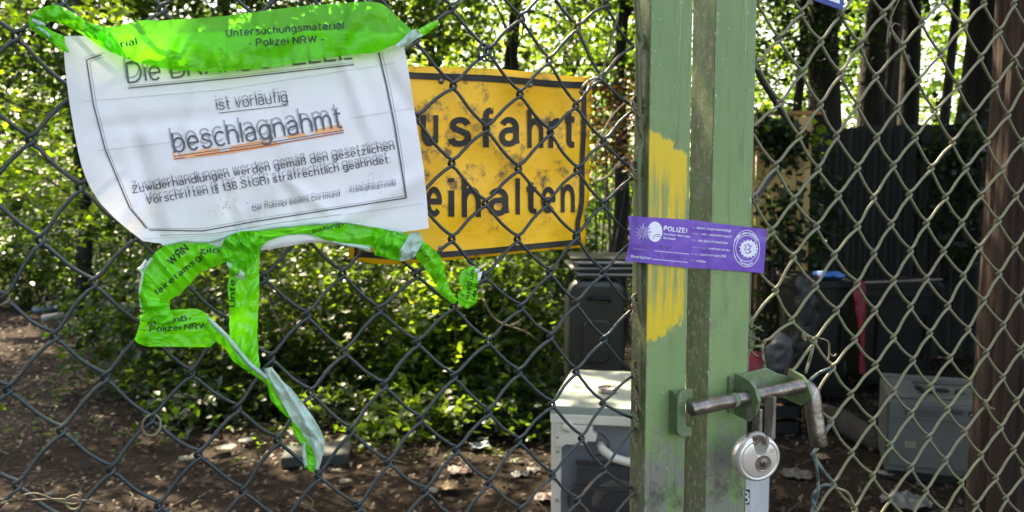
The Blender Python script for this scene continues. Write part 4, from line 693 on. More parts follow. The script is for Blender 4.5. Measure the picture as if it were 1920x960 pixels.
# ---- trees
tr = [  # px, Y, top, radius, crown centre (px, Y, z), radii, clumps, sprigs, leaf, material, bark, label
 (150, 8.6, 4.6, .09, (110, 8.0, 3.0), (1.5, 1.0, 1.15), 150, 8, .085, 'hedge', BK2, 'small tree with dark green leaves at the far left', 9),
 (420, 9.6, 5.6, .12, (430, 9.2, 3.7), (1.9, 1.2, 1.3), 140, 8, .09, 'hedge', BK2, 'dark crowned tree standing behind the notice', 9),
 (700, 9.0, 5.4, .10, (690, 8.8, 3.6), (1.3, 1.0, 1.15), 110, 8, .09, 'hedge', BK, 'dark leafy tree left of the yellow sign top', 9),
 (868, 10.5, 5.5, .10, (840, 10.5, 3.8), (.8, .8, .9), 46, 7, .085, 'lime', BK, 'pale grey leaning tree above the middle of the yellow sign', 9),
 (915, 10.0, 5.6, .085, (960, 10.3, 3.6), (1.1, .9, 1.2), 44, 6, .085, 'bush', BK2, 'thin dark tree over the yellow sign, sky showing through', 9),
 (968, 9.5, 5.8, .07, (1030, 10, 3.9), (1.0, .9, 1.0), 34, 6, .08, 'lime', BK2, 'slender forked tree right of the thin dark one', 9),
 (1060, 11.5, 5.6, .09, (1080, 11.5, 3.6), (1.0, .9, 1.3), 40, 6, .09, 'lime', BK2, 'loose light green tree before the bright sky', 9),
 (1160, 8.2, 5.2, .09, (1155, 8.2, 3.0), (.50, .6, 1.4), 60, 7, .075, 'hedge', BK2, 'dark tangled tree just left of the green gate tube', 9),
 (1480, 7.9, 5.4, .06, (1470, 7.8, 3.1), (.68, .6, .9), 60, 8, .060, 'dark', BK2, 'slim dark tree right of the gate tubes with drooping branches', 9),
]
for i, (px, Y, h, r0, c, R_3, nc, ns, lf, m, bk, lb, lim) in enumerate(tr):
    tree('leafy_tree', lb, g0(px, Y), h, r0, (hx(c[0], c[1]), c[1], c[2]), R_3, nc, ns, lf, LM[m], bk, 200 + i, lean=((.5, 0) if i == 4 else (-.7, .2) if i == 3 else (.1, 0)), limbs=lim, group='trees beyond the gate', spread=.24, sprig=.26)
# bare dark trunks over the corrugated wall
tk = [(1545, 8.0, 6.0, .20, 0, 'thick dark trunk, the leftmost over the corrugated wall'), (1605, 8.2, 6, .17, .35, 'thick dark trunk leaning beside the leftmost one'), (1640, 8.8, 6, .065, .25, 'thin leaning trunk in the gap between thick dark ones'),
      (1700, 8.3, 6, .13, -.05, 'ivy grown dark trunk over the middle of the corrugated wall'), (1748, 8.9, 6, .07, .30, 'thin trunk right of the ivy grown one'), (1815, 7.9, 6, .25, .15, 'broad dark trunk at the right end of the corrugated wall'), (1665, 9.3, 6, .15, .10, 'grey trunk set back behind the others over the wall')]
for i, (px, Y, h, r0, ln_, lb) in enumerate(tk):
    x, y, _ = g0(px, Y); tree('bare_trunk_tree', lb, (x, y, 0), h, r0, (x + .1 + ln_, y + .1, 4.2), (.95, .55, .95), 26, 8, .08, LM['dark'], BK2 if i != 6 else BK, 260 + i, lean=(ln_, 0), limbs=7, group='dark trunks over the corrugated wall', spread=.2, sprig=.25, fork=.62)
# unseen tree crowns added to keep sun and sky off gate and yard
tree('added_shade_tree', 'unseen tree added at the left, its crown keeping sun off the gate and yard', (-3.6, 3.0, 0), 4.6, .2, (-1.9, 2.4, 4.0), (2.4, 2.2, .8), 200, 9, .11, LM['bush'], BK, 300, lean=(.6, 0), spread=.30, sprig=.32, limbs=14)
tree('added_shade_tree', 'unseen tree added behind the yard, its crown shading the shrubs', (-6.2, 8.0, 0), 6.0, .2, (-2.6, 7.2, 5.2), (2.8, 2.0, .9), 90, 8, .12, LM['far'], BK, 301, lean=(.8, 0), spread=.34, sprig=.34, limbs=10)
tree('added_shade_tree', 'unseen tree added at the right, its dense crown keeping the corner with the bins dark', (4.0, 3.6, 0), 4.8, .2, (1.7, 6.0, 4.4), (2.5, 2.1, .6), 330, 10, .12, LM['dark'], BK2, 302, lean=(-.5, 0), spread=.30, sprig=.32, limbs=14)
# woodland that reads as one mass
def wood(name, x0, x1, y0, y1, z0, z1, n, leaf, m, seed, label):
    r = np.random.default_rng(seed); C = np.stack([r.uniform(x0, x1, n), r.uniform(y0, y1, n), z0 + (z1 - z0) * r.uniform(0, 1, n) ** 1.2], 1)
    V, F = leaf_mesh(sprigs((C[:, None, :] + r.normal(size=(n, 9, 3)) * .35).reshape(-1, 3), 7, .35, seed), leaf, seed=seed); V[:, 2] = np.maximum(V[:, 2], .0)
    return tag(fast(name, V, F, m), label, 'woodland', None, 'stuff')
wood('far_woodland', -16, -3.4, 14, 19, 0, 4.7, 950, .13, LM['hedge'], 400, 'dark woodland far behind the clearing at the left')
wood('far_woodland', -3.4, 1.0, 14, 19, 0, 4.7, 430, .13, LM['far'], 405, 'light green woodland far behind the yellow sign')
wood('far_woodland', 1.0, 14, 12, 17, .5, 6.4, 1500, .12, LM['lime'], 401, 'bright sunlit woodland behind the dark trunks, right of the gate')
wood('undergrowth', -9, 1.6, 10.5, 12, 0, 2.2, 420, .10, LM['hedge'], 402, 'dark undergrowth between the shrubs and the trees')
wood('added_shade_thicket', -3.6, -2.2, -4.0, 1.6, 0, 5.4, 700, .15, LM['hedge'], 403, 'unseen dense thicket added at the left to block skylight from that side')  # added out of view, blocks skylight so the tube sides stay darker
wood('added_shade_thicket', 4.4, 5.6, 1.5, 6.5, 0, 4.6, 420, .13, LM['hedge'], 404, 'unseen dense thicket added at the right to dim the yard')  # added out of view to cut the light reaching the yard
# ---- big trunk at right
def big_trunk():
    x, y, _ = g0(1950, 2.7); n = 150; m_ = 90; vs = []
    for i in range(m_):
        z = -.05 + 3.2 * i / (m_ - 1)
        for j in range(n):
            a = 2 * math.pi * j / n; R = .155 + .012 * nz(math.cos(a) * 1.2, math.sin(a) * 1.2, z * .6); q = abs(nz(math.cos(a) * 9 + .5 * z, math.sin(a) * 9, z * 1.1)); R -= .011 * (1 - min(1, q * 4.5)) + .004 * nz(a * 8, z * 6)
            R += .05 * math.exp(-z * 5); vs.append((x + R * math.cos(a), y + R * math.sin(a), z))
    t = thing('big_tree', 'thick reddish brown tree trunk at the right edge', 'tree', (x, y, 0))
    obj('trunk', (vs, [(i * n + j, i * n + (j + 1) % n, (i + 1) * n + (j + 1) % n, (i + 1) * n + j) for i in range(m_ - 1) for j in range(n)]), mat('red_brown_bark', (.030, .0115, .006), (.013, .006, .0035), 16, .9, bump=.9, bscale=40, dist=.01, stretch=(1, 1, .14), c3=(.042, .020, .010), t3=.6, scale3=12), t, smooth=True, fixn=False)
big_trunk()
# ---- corrugated dark wall
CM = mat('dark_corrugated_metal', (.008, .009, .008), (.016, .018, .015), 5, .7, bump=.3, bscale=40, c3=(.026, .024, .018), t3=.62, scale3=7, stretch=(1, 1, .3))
wl = thing('corrugated_wall', 'dark corrugated metal wall behind the bins', 'wall', W(1660, 700, 7.2)); wl.location.z = 0
xs0, xs1 = hx(1488, 7.2), hx(2080, 7.2); nsh = 5
for q in range(nsh):
    a, b = xs0 + (xs1 - xs0) * q / nsh, xs0 + (xs1 - xs0) * (q + 1) / nsh; X = np.linspace(a, b + .03, 56); top = W(1488, 243, 7.2).z + (.02 * q) + .01 * (q % 2); vs = []
    for z in (0, top):
        for x in X: vs.append((x, 7.2 + .02 * math.sin(x * 2 * math.pi / .11) + (.012 if q % 2 else 0), z + (x - a) * .03 * (z > 0)))
    n = len(X); vs += [(x, y + .004, z) for x, y, z in vs]; f = [(i, i + 1, n + i + 1, n + i) for i in range(n - 1)] + [(2 * n + i, 3 * n + i, 3 * n + i + 1, 2 * n + i + 1) for i in range(n - 1)] + [(n + i, n + i + 1, 3 * n + i + 1, 3 * n + i) for i in range(n - 1)]
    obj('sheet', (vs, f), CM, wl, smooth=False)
# ---- pale board fence left of it
BF = mat('weathered_pale_board', (.62, .42, .17), (.45, .30, .12), 5, .8, bump=.4, bscale=60, stretch=(4, 4, .4), c3=(.12, .08, .05), t3=.63, scale3=5)
wf = thing('board_fence', 'pale wooden board fence seen beside the gate tube, dappled with sun', 'fence', (hx(1450, 6.8), 6.8, 0)); ang = Vector((.94, -.34, 0)).normalized(); o0 = Vector((hx(1370, 6.8), 6.85, 0)); per_ = Vector((.34, .94, 0)).normalized()
r_ = random.Random(9)
for i in range(6): obj('board', MB().box(o0 + ang * i * .103 + per_ * r_.uniform(0, .006) + ZV * .02, ang * .097, per_ * .018, ZV * (1.98 + r_.uniform(-.006, .006))), BF, wf, bevel=.002)
obj('cap_rail', MB().box(o0 - per_ * .02 + ZV * 2.01 - ang * .05, ang * .76, per_ * .07, ZV * .03), mat('orange_brown_rail', (.42, .20, .07), (.30, .14, .05), 9, .8), wf, bevel=.003)
pf = thing('picket_fence', 'dark picket fence in front of the pale boards, just right of the gate tube', 'fence', (hx(1440, 6.4), 6.4, 0))
PKM = mat('dark_picket', (.03, .022, .016), (.05, .035, .025), 12, .85)
for i in range(7): obj('picket', MB().box((hx(1398 + i * 13, 6.4), 6.4, 0), (.030, 0, 0), (0, .02, 0), (0, 0, .95 + .03 * r_.random())), PKM, pf, bevel=.002)
for z in (.3, .8): obj('picket_rail', MB().box((hx(1394, 6.4), 6.43, z), (.38, 0, 0), (0, .02, 0), (0, 0, .03)), PKM, pf)
def ivy(label, P, Y, leaf, n, sd, m='dark', spread=.07):
    r = np.random.default_rng(sd); c = crom(P, max(2, n)); C = np.array([tuple(W(x, y, Y)) for x, y in c]); t = thing('ivy', label, 'ivy', (C[0][0], Y, float(C[:, 2].min())))
    obj('stem', MB().tube([Vector(q) for q in C[:: max(1, n // 24)]], .008, 5), BK2, t, smooth=True, fixn=False)
    S = (C[:, None, :] + r.normal(size=(len(C), 5, 3)) * spread).reshape(-1, 3); V, F = leaf_mesh(sprigs(S, 3, .08, sd), leaf, seed=sd, updir=.1, droop=.3, aspect=.85); tag(fast('foliage', V, F, LM[m], t), kind='stuff')
ivy('ivy hanging down over the pale boards', [(1478, 360), (1462, 430), (1470, 500), (1455, 560), (1440, 640)], 6.45, .075, 50, 1)
ivy('ivy climbing the left end of the corrugated wall', [(1515, 300), (1520, 350), (1505, 450), (1520, 540), (1500, 640)], 6.9, .08, 45, 2, spread=.10)
ivy('ivy hanging above the pale boards', [(1405, 225), (1430, 250), (1455, 240), (1480, 262), (1462, 300)], 6.5, .06, 50, 3, spread=.05)
ivy('ivy on the corrugated wall near its right end', [(1765, 230), (1800, 300), (1790, 400), (1815, 470)], 7.0, .08, 34, 4, spread=.11)
ivy('lime coloured sprig over the top left corner of the corrugated wall', [(1488, 282), (1500, 262), (1512, 246)], 6.9, .08, 14, 5, 'lime', spread=.04)
def bough(label, P, Y, r0, leaf, n, sd, m, spread):
    rr_2 = np.random.default_rng(sd); c = crom(P, n); C = np.array([tuple(W(x, y, Y)) for x, y in c]); t = thing('leafy_bough', label, 'branch', tuple(C[0]), 'leafy boughs reaching in at the left'); obj('stem', MB().tube([Vector(q) for q in C[::max(1, n // 12)]], list(np.linspace(r0, r0 * .25, len(C[::max(1, n // 12)]))), 6), BK, t, smooth=True, fixn=False)
    S = (C[:, None, :] + rr_2.normal(size=(n, 4, 3)) * spread).reshape(-1, 3); V, F = leaf_mesh(sprigs(S, 7, .14, sd), leaf, seed=sd, updir=1.0); tag(fast('foliage', V, F, LM[m], t), kind='stuff')
bough('bright leafy bough reaching in beside the middle of the notice', [(-60, 260), (20, 310), (80, 330), (150, 380), (190, 410)], 4.4, .010, .058, 16, 71, 'lime', .06)
bough('bright leafy bough under the top left tape knot', [(-60, 150), (40, 200), (110, 215), (140, 225)], 4.6, .010, .055, 10, 72, 'lime', .06)
bough('bright leafy bough just above the lowest one at the left edge', [(-80, 320), (-20, 345), (40, 370), (70, 390)], 4.2, .010, .055, 8, 73, 'lime', .06)
bough('sunlit leafy bough behind the top left tape knot', [(-60, 40), (40, 20), (150, 10), (230, 25)], 5.0, .010, .060, 16, 74, 'lime', .10)
br = thing('dead_branch', 'dark dead branch slanting down past the gate tube into the green mesh', 'branch', W(1505, 262, 1.9)); 
obj('stem', MB().tube([W(1408, 96, 1.9), W(1428, 150, 1.9), W(1462, 205, 1.9), W(1505, 268, 1.9)], [.008, .007, .006, .004], 8), BK2, br, smooth=True, fixn=False)
br = thing('black_strap', 'black folded strap caught in the mesh beside the gate tube', 'strap', GP(1412, 368, .006))
obj('band', MB().box(GP(1412, 366, .006), GP(1452, 312, .006) - GP(1412, 366, .006), NV * .003, ZV * -.006 + TV * .006), MT['dark'], br)
# ---- freezer turned with its back to the gate
CR = MT['cream']; Yf = 2.58
def fz():
    A = W(1034, 759, Yf); ztop = A.z; ux = Vector((.985, -.17, 0)).normalized(); uy = Vector((.20, .98, 0)).normalized(); Wd, D = .50, .50; f = thing('freezer', 'white freezer standing with its black condenser coil towards the gate', 'freezer', (A.x + .25, A.y + .25, 0)); Z = ZV
    o = Vector((A.x, A.y, .03))
    hull = MB(); obj('side_panel', MB().box(o, ux * .012, uy * D, Z * (ztop - .055 - .03)), CR, f, bevel=.003); obj('side_panel', MB().box(o + ux * (Wd - .012), ux * .012, uy * D, Z * (ztop - .055 - .03)), CR, f, bevel=.003)
    obj('side_lip', MB().box(o - uy * .001, ux * .030, uy * .02, Z * (ztop - .055 - .03)), CR, f, bevel=.003); obj('side_lip', MB().box(o + ux * (Wd - .030) - uy * .001, ux * .030, uy * .02, Z * (ztop - .055 - .03)), CR, f, bevel=.003)
    obj('worktop', MB().box(Vector((A.x, A.y, ztop - .028)) - ux * .004 - uy * .004, ux * (Wd + .008), uy * (D + .01), Z * .028), mat('dusty_worktop', (.22, .25, .21), (.28, .31, .26), 8, .5, c3=(.2, .2, .17), t3=.62, scale3=20), f, bevel=.004)
    obj('top_edge', MB().box(Vector((A.x, A.y, ztop - .056)) - uy * .006 - ux * .002, ux * (Wd + .004), uy * .03, Z * .030), CR, f, bevel=.004)
    gb = mat('grey_back_panel', (.13, .133, .145), (.16, .163, .172), 6, .7)
    obj('back_panel', MB().box(o + ux * .028 + uy * .028, ux * (Wd - .056), uy * .01, Z * (ztop - .06 - .03)), gb, f)
    def b(x, dz, d=0): return Vector((A.x, A.y, ztop)) + ux * x + uy * d - Z * dz     # on the back face, dz under the top
    obj('hinge_cover', MB().prism([(0, 0), (.115, 0), (.115, -.022), (.128, -.030), (.125, -.050), (.10, -.050), (.095, -.062), (.03, -.064), (.025, -.072), (0, -.074)], b(.012, .058, -.006), ux, Z, uy * .030), CR, f, bevel=.003)
    obj('knob', MB().lathe([(.0001, .018), (.012, .017), (.016, .010), (.017, 0)], b(.052, .066, -.004), -uy + Z * .5, 16), CR, f, smooth=True)
    for dz in (.10, .145, .30): obj('screw', MB().lathe([(.0001, .004), (.004, .003), (.0055, 0)], b(.020, dz, -.004), -uy, 12), MT['steel2'], f, smooth=True)
    obj('cable_hole', MB().lathe([(.036, .004), (.036, 0), (.030, -.01), (.0001, -.01)], b(.140, .125, .026), -uy, 24), MT['dark'], f, smooth=True)
    obj('hose', MB().tube([b(.148, .122, .018), b(.162, .132, -.01), b(.19, .150, -.018), b(.23, .160, -.018), b(.30, .165, -.018), b(.36, .18, -.012)], .0135, 12), CR, f, smooth=True, fixn=False)
    ck = mat('black_coil', (.012, .012, .014), (.03, .03, .032), 20, .45); x0, x1 = .078, .45; P = []
    for k, dz in enumerate([.175, .252, .329, .406, .483, .56, .637, .70]):
        a, c = (x0, x1) if k % 2 == 0 else (x1, x0); P += [b(a, dz, -.010), b((a + c) / 2, dz, -.010), b(c, dz, -.010)]
        if dz < .7: s = 1 if k % 2 == 0 else -1; P += [b(c + s * .016, dz + .012, -.010), b(c + s * .022, dz + .038, -.010), b(c + s * .016, dz + .065, -.010)]
    obj('condenser_tube', MB().tube(P, .0060, 8), ck, f, smooth=True, fixn=False)
    for i in range(60): obj('condenser_wire', MB().tube([b(x0 + .006 + i * .0062, .166, -.014), b(x0 + .006 + i * .0062, .71, -.014)], .0023, 4), ck, f)
    obj('water_tray', MB().tube([b(.21 + .075 * math.cos(a), .315 - .072 * math.sin(a), .012) for a in np.linspace(0, math.pi, 16)], .014, 8), CR, f, smooth=True)
    bl_ = obj('barcode_label', MB().box(b(.005, .245, -.0022), ux * .012, uy * .0012, Z * .045), MT['white'], f)
    for i in range(11): obj('barcode_bar', MB().box(b(.005, .243 - i * .0040, -.0032), ux * .012, uy * .001, Z * (.0022 if i % 3 else .0012)), MT['dark'], bl_)
    return f, ztop, ux, uy
fzr, zt, ux_, uy_ = fz()
c = G(1138, 735, zt); dsh = thing('tin_lid', 'small round metal tin on top of the white freezer', 'tin', (c.x, c.y, zt)); obj('dish', MB().lathe([(.0001, .004), (.020, .004), (.026, .006), (.030, .014), (.031, .014), (.032, .002), (.0001, .001)], (c.x, c.y, zt), ZV, 28), MT['steel2'], dsh, smooth=True)
obj('rim', MB().tube([Vector((c.x + .0305 * math.cos(a), c.y + .0305 * math.sin(a), zt + .0145)) for a in np.linspace(0, 2 * math.pi, 30)], .0016, 6), MT['steel2'], dsh, smooth=True)
# ---- wheelie bins
def rrect(w, h, r, n=5):
    P = []
    for cx, cy, a0 in ((w / 2 - r, h / 2 - r, 0), (-w / 2 + r, h / 2 - r, 90), (-w / 2 + r, -h / 2 + r, 180), (w / 2 - r, -h / 2 + r, 270)):
        P += [(cx + r * math.cos(rad(a0 + 90 * i / n)), cy + r * math.sin(rad(a0 + 90 * i / n))) for i in range(n + 1)]
    return P
def loft(rings):
    n = len(rings[0]); vs = [p for r in rings for p in r]; fs = [(i * n + j, i * n + (j + 1) % n, (i + 1) * n + (j + 1) % n, (i + 1) * n + j) for i in range(len(rings) - 1) for j in range(n)]
    return vs, fs + [tuple(range(n))[::-1], tuple(len(vs) - n + j for j in range(n))]
def wheelie(label, x, y, w, d, h, m, lidm, lid=0, rot=0):
    t = thing('wheelie_bin', label, 'bin', (x, y, 0), 'dark wheelie bins in the yard'); R = Matrix.Rotation(rot, 3, 'Z'); P = lambda a, b, c: Vector((x, y, 0)) + R @ Vector((a, b, c))
    ring_ = lambda s, z, dy=0: [P(a * s, b * s + dy, z) for a, b in rrect(w, d, .05)]
    obj('body', loft([ring_(.78, .06), ring_(.82, .12), ring_(.95, h - .08), ring_(.96, h - .05), ring_(1.03, h - .05), ring_(1.03, h)]), m, t, smooth=False, bevel=.004)
    lf_ = loft([[P(a * 1.05, b * 1.05, h + .002) for a, b in rrect(w, d, .05)], [P(a * 1.05, b * 1.05, h + .02) for a, b in rrect(w, d, .05)], [P(a * .96, b * .96, h + .05) for a, b in rrect(w, d, .05)]]) if not lid else None
    if lf_: obj('lid', lf_, lidm, t, bevel=.003)
    obj('handle', MB().tube([P(-w * .42, d * .56, h - .02), P(-w * .42, d * .64, h), P(w * .42, d * .64, h), P(w * .42, d * .56, h - .02)], .013, 10), lidm, t, smooth=True)
    for s in (-1, 1): obj('wheel', MB().lathe([(.0001, 0), (.09, 0), (.10, .01), (.10, .045), (.09, .055), (.0001, .055)], P(s * w * .40 - (.0275), d * .45, .10), R @ Vector((1, 0, 0)), 24), MT['dark'], t, smooth=True)
    for s in (-1, 1): obj('rib', MB().box(P(s * w * .28, -d * .49, .25), P(.02, 0, 0) - P(0, 0, 0), P(0, .012, 0) - P(0, 0, 0), Vector((0, -.04, h - .42))), m, t)
    return t
GP_ = mat('dark_grey_green_plastic', (.014, .017, .014), (.022, .026, .022), 6, .42, bump=.15, bscale=80, c3=(.035, .035, .03), t3=.62, scale3=9); BP = mat('black_plastic', (.006, .007, .006), (.011, .012, .011), 6, .5, spec=.25, bump=.15, bscale=80, c3=(.02, .02, .017), t3=.62, scale3=9)
def lying_bin():                             # grey green bin whose flat lid faces the gate
    Y = 3.75; P = lambda px, py, dy=0: W(px, py, Y + dy); t = thing('wheelie_bin', 'dark grey green wheelie bin behind the freezer, rounded lid facing the gate', 'bin', (hx(1120, Y), Y + .2, 0), 'dark wheelie bins in the yard')
    c = P(1118, 628); w = .245; h = .49; ring_ = lambda s, dy, z=0: [Vector((c.x + a * s, Y + dy + .06 * (-b / h), c.z + b * s + z)) for a, b in rrect(w, h, .055, 6)]
    obj('lid', loft([ring_(1.02, .05), ring_(1.02, .02), ring_(.98, .004), ring_(.90, 0)]), GP_, t, bevel=.002)
    obj('lid_panel', loft([[Vector((c.x - .0 + a, Y - .004 + .06 * (-b / h), c.z - .03 + b)) for a, b in rrect(.12, .20, .03, 6)], [Vector((c.x + a * .9, Y - .010 + .06 * (-b / h), c.z - .03 + b * .92)) for a, b in rrect(.12, .20, .03, 6)]]), GP_, t)
    obj('handle', MB().tube([Vector((c.x - .035, Y - .004 - .02, c.z + .165)), Vector((c.x - .03, Y - .02 - .02, c.z + .17)), Vector((c.x + .05, Y - .02 - .02, c.z + .165)), Vector((c.x + .055, Y - .004 - .02, c.z + .155))], .008, 8), BP, t, smooth=True)
    obj('body', loft([[Vector((c.x + a * 1.0, Y + .05 + .06 * (-b / h), c.z + b)) for a, b in rrect(w, h, .05)], [Vector((c.x + a * .9, Y + .5, c.z * .9 + b * .95)) for a, b in rrect(w, h, .05)]]), GP_, t, bevel=.004)
    obj('base', MB().box((c.x - .11, Y + .06, 0), (.22, 0, 0), (0, .40, 0), (0, 0, c.z - h / 2 + .03)), BP, t, bevel=.01)
    zt_ = c.z + h / 2 + .012; s = thing('board_stack', 'stack of grey flattened boards lying on the bin behind the freezer', 'boards', (c.x + .05, Y + .2, zt_))
    for i in range(7): q = r_.uniform(-.02, .02); obj('board', MB().box((c.x - .10 + q, Y - .03 + r_.uniform(-.02, .02), zt_ + i * .013), (.34, r_.uniform(-.02, .02), 0), (r_.uniform(-.02, .02), .34, 0), (0, 0, .009)), mat('grey_board', (.16, .155, .14), (.26, .25, .23), 10, .85) if i % 2 else BP, s, bevel=.001)
lying_bin()
Yb = 5.55; xb0, xb1 = hx(1500, Yb), hx(1612, Yb); zr = W(1550, 527, Yb).z
wheelie('black wheelie bin with a blue bag on its rim, right of the padlock', (xb0 + xb1) / 2, Yb + .24, xb1 - xb0, .44, zr, BP, BP, lid=1)
Yc = 5.9; xc0, xc1 = hx(1622, Yc), hx(1785, Yc); zr2 = W(1700, 531, Yc).z
wheelie('wide black wheelie bin with a bright lid edge, behind the red cloth', (xc0 + xc1) / 2, Yc + .25, xc1 - xc0, .42, zr2 - .05, BP, BP)
ed = thing('metal_strip', 'thin bright metal strip lying along the edge of the wide black bin', 'strip', W(1710, 526, Yc - .03)); obj('bar', MB().box(W(1615, 531, Yc - .02), W(1768, 525, Yc - .02) - W(1615, 531, Yc - .02), (0, .02, 0), (0, 0, .010)), MT['steel2'], ed)
def blob(name, parent_args, polyP, Y, depth, m, seed, amp=.02, nu=26, nv=14):
    """crumpled bag or cloth: a closed lofted lump round a traced outline (left and right edges)"""
    L_, R2 = polyP; a = crom(L_, nu); b = crom(R2, nu); t = thing(*parent_args); rings = []
    for i in range(nu):
        p, q = W(*a[i], Y), W(*b[i], Y); c = (p + q) / 2; hw = (q - p) / 2; e = math.sin(math.pi * min(.97, max(.03, i / (nu - 1)))) ** .5; rings.append([])
        for j in range(nv):
            an = 2 * math.pi * j / nv; v = c + hw * math.cos(an) + Vector((0, -math.sin(an) * depth * e, 0)); w = abs(nz(v.x * 14, v.y * 14 + seed, v.z * 8)) - .25; n_ = Vector((math.cos(an), -math.sin(an), 0)); rings[-1].append(v + n_ * w * amp)
    obj(name + '_body', loft(rings), m, t, smooth=False, fixn=True); t.location = t.location; return t
BG = mat('grey_translucent_bag', (.07, .075, .08), (.12, .125, .13), 10, .35, trans=.3); BL = mat('blue_bag', (.01, .06, .28), (.02, .12, .40), 30, .3); RD = mat('crimson_cloth', (.17, .004, .018), (.11, .002, .01), 20, .6)
blob('bag', ('plastic_bag', 'grey plastic bag hanging over the left side of the black bin', 'bag', W(1510, 690, 5.4)), ([(1498, 516), (1492, 560), (1486, 620), (1480, 650), (1488, 678)], [(1530, 516), (1534, 560), (1538, 620), (1536, 650), (1512, 684)]), 5.42, .05, mat('smoky_bag', (.010, .011, .010), (.022, .023, .022), 10, .4, spec=.3), 1, .03)
blob('bag', ('plastic_bag', 'bright blue plastic bag crumpled on the rim of the black bin', 'bag', W(1555, 522, 5.5)), ([(1542, 508), (1530, 514), (1524, 522)], [(1576, 510), (1584, 516), (1580, 523)]), 5.6, .09, BL, 2, .05, 12, 20)
blob('cloth', ('cloth', 'small red crumpled cloth beside the blue bag on the bin', 'cloth', W(1528, 522, 5.5)), ([(1524, 516), (1522, 524)], [(1533, 515), (1534, 524)]), 5.5, .04, RD, 3, .015, 8, 10)
blob('cloth', ('cloth', 'long crimson cloth hanging down beside the black bin', 'cloth', W(1615, 700, 5.45)), ([(1611, 524), (1600, 535), (1604, 580), (1610, 640), (1611, 700)], [(1622, 528), (1624, 560), (1622, 620), (1620, 660), (1623, 702)]), 5.42, .024, RD, 4, .018, 24, 12)
blob('bag', ('plastic_bag', 'pale grey plastic bag slumped left of the black bin', 'bag', W(1458, 700, 5.0)), ([(1458, 622), (1442, 645), (1434, 665), (1436, 700)], [(1472, 624), (1481, 645), (1478, 670), (1470, 702)]), 5.0, .08, BG, 5, .07)
bw = W(1412, 690, 5.1); rb = thing('red_bowl', 'upturned red plastic bowl beside the grey bag, half hidden by the gate tube', 'bowl', (bw.x, bw.y, bw.z - .05))
obj('bowl', MB().lathe([(.145, -.09), (.137, -.02), (.115, .045), (.075, .085), (.035, .098), (.0001, .10)], (bw.x, bw.y, bw.z), ZV, 32), RD, rb, smooth=True); obj('rim', MB().tube([(bw.x + .146 * math.cos(a), bw.y + .146 * math.sin(a), bw.z - .09) for a in np.linspace(0, 6.283, 32)], .005, 6), RD, rb, smooth=True)
cr_ = thing('crate', 'black plastic crate under the red bowl and grey bag', 'crate', (bw.x + .05, bw.y + .1, 0)); CZt = bw.z - .10
for a, b_2, c_2, d_2 in (((-.16, -.12), (.42, 0), (0, .012), 0), ((-.16, .22), (.42, 0), (0, .012), 0), ((-.16, -.12), (.012, 0), (0, .34), 0), ((.248, -.12), (.012, 0), (0, .34), 0)):
    for z0 in (0, CZt * .35, CZt * .7): obj('slat', MB().box((bw.x + a[0], bw.y + a[1], z0), (*b_2, 0), (*c_2, 0), (0, 0, CZt * .26)), BP, cr_)
obj('top_panel', MB().box((bw.x - .16, bw.y - .12, CZt - .012), (.42, 0, 0), (0, .34, 0), (0, 0, .010)), BP, cr_)
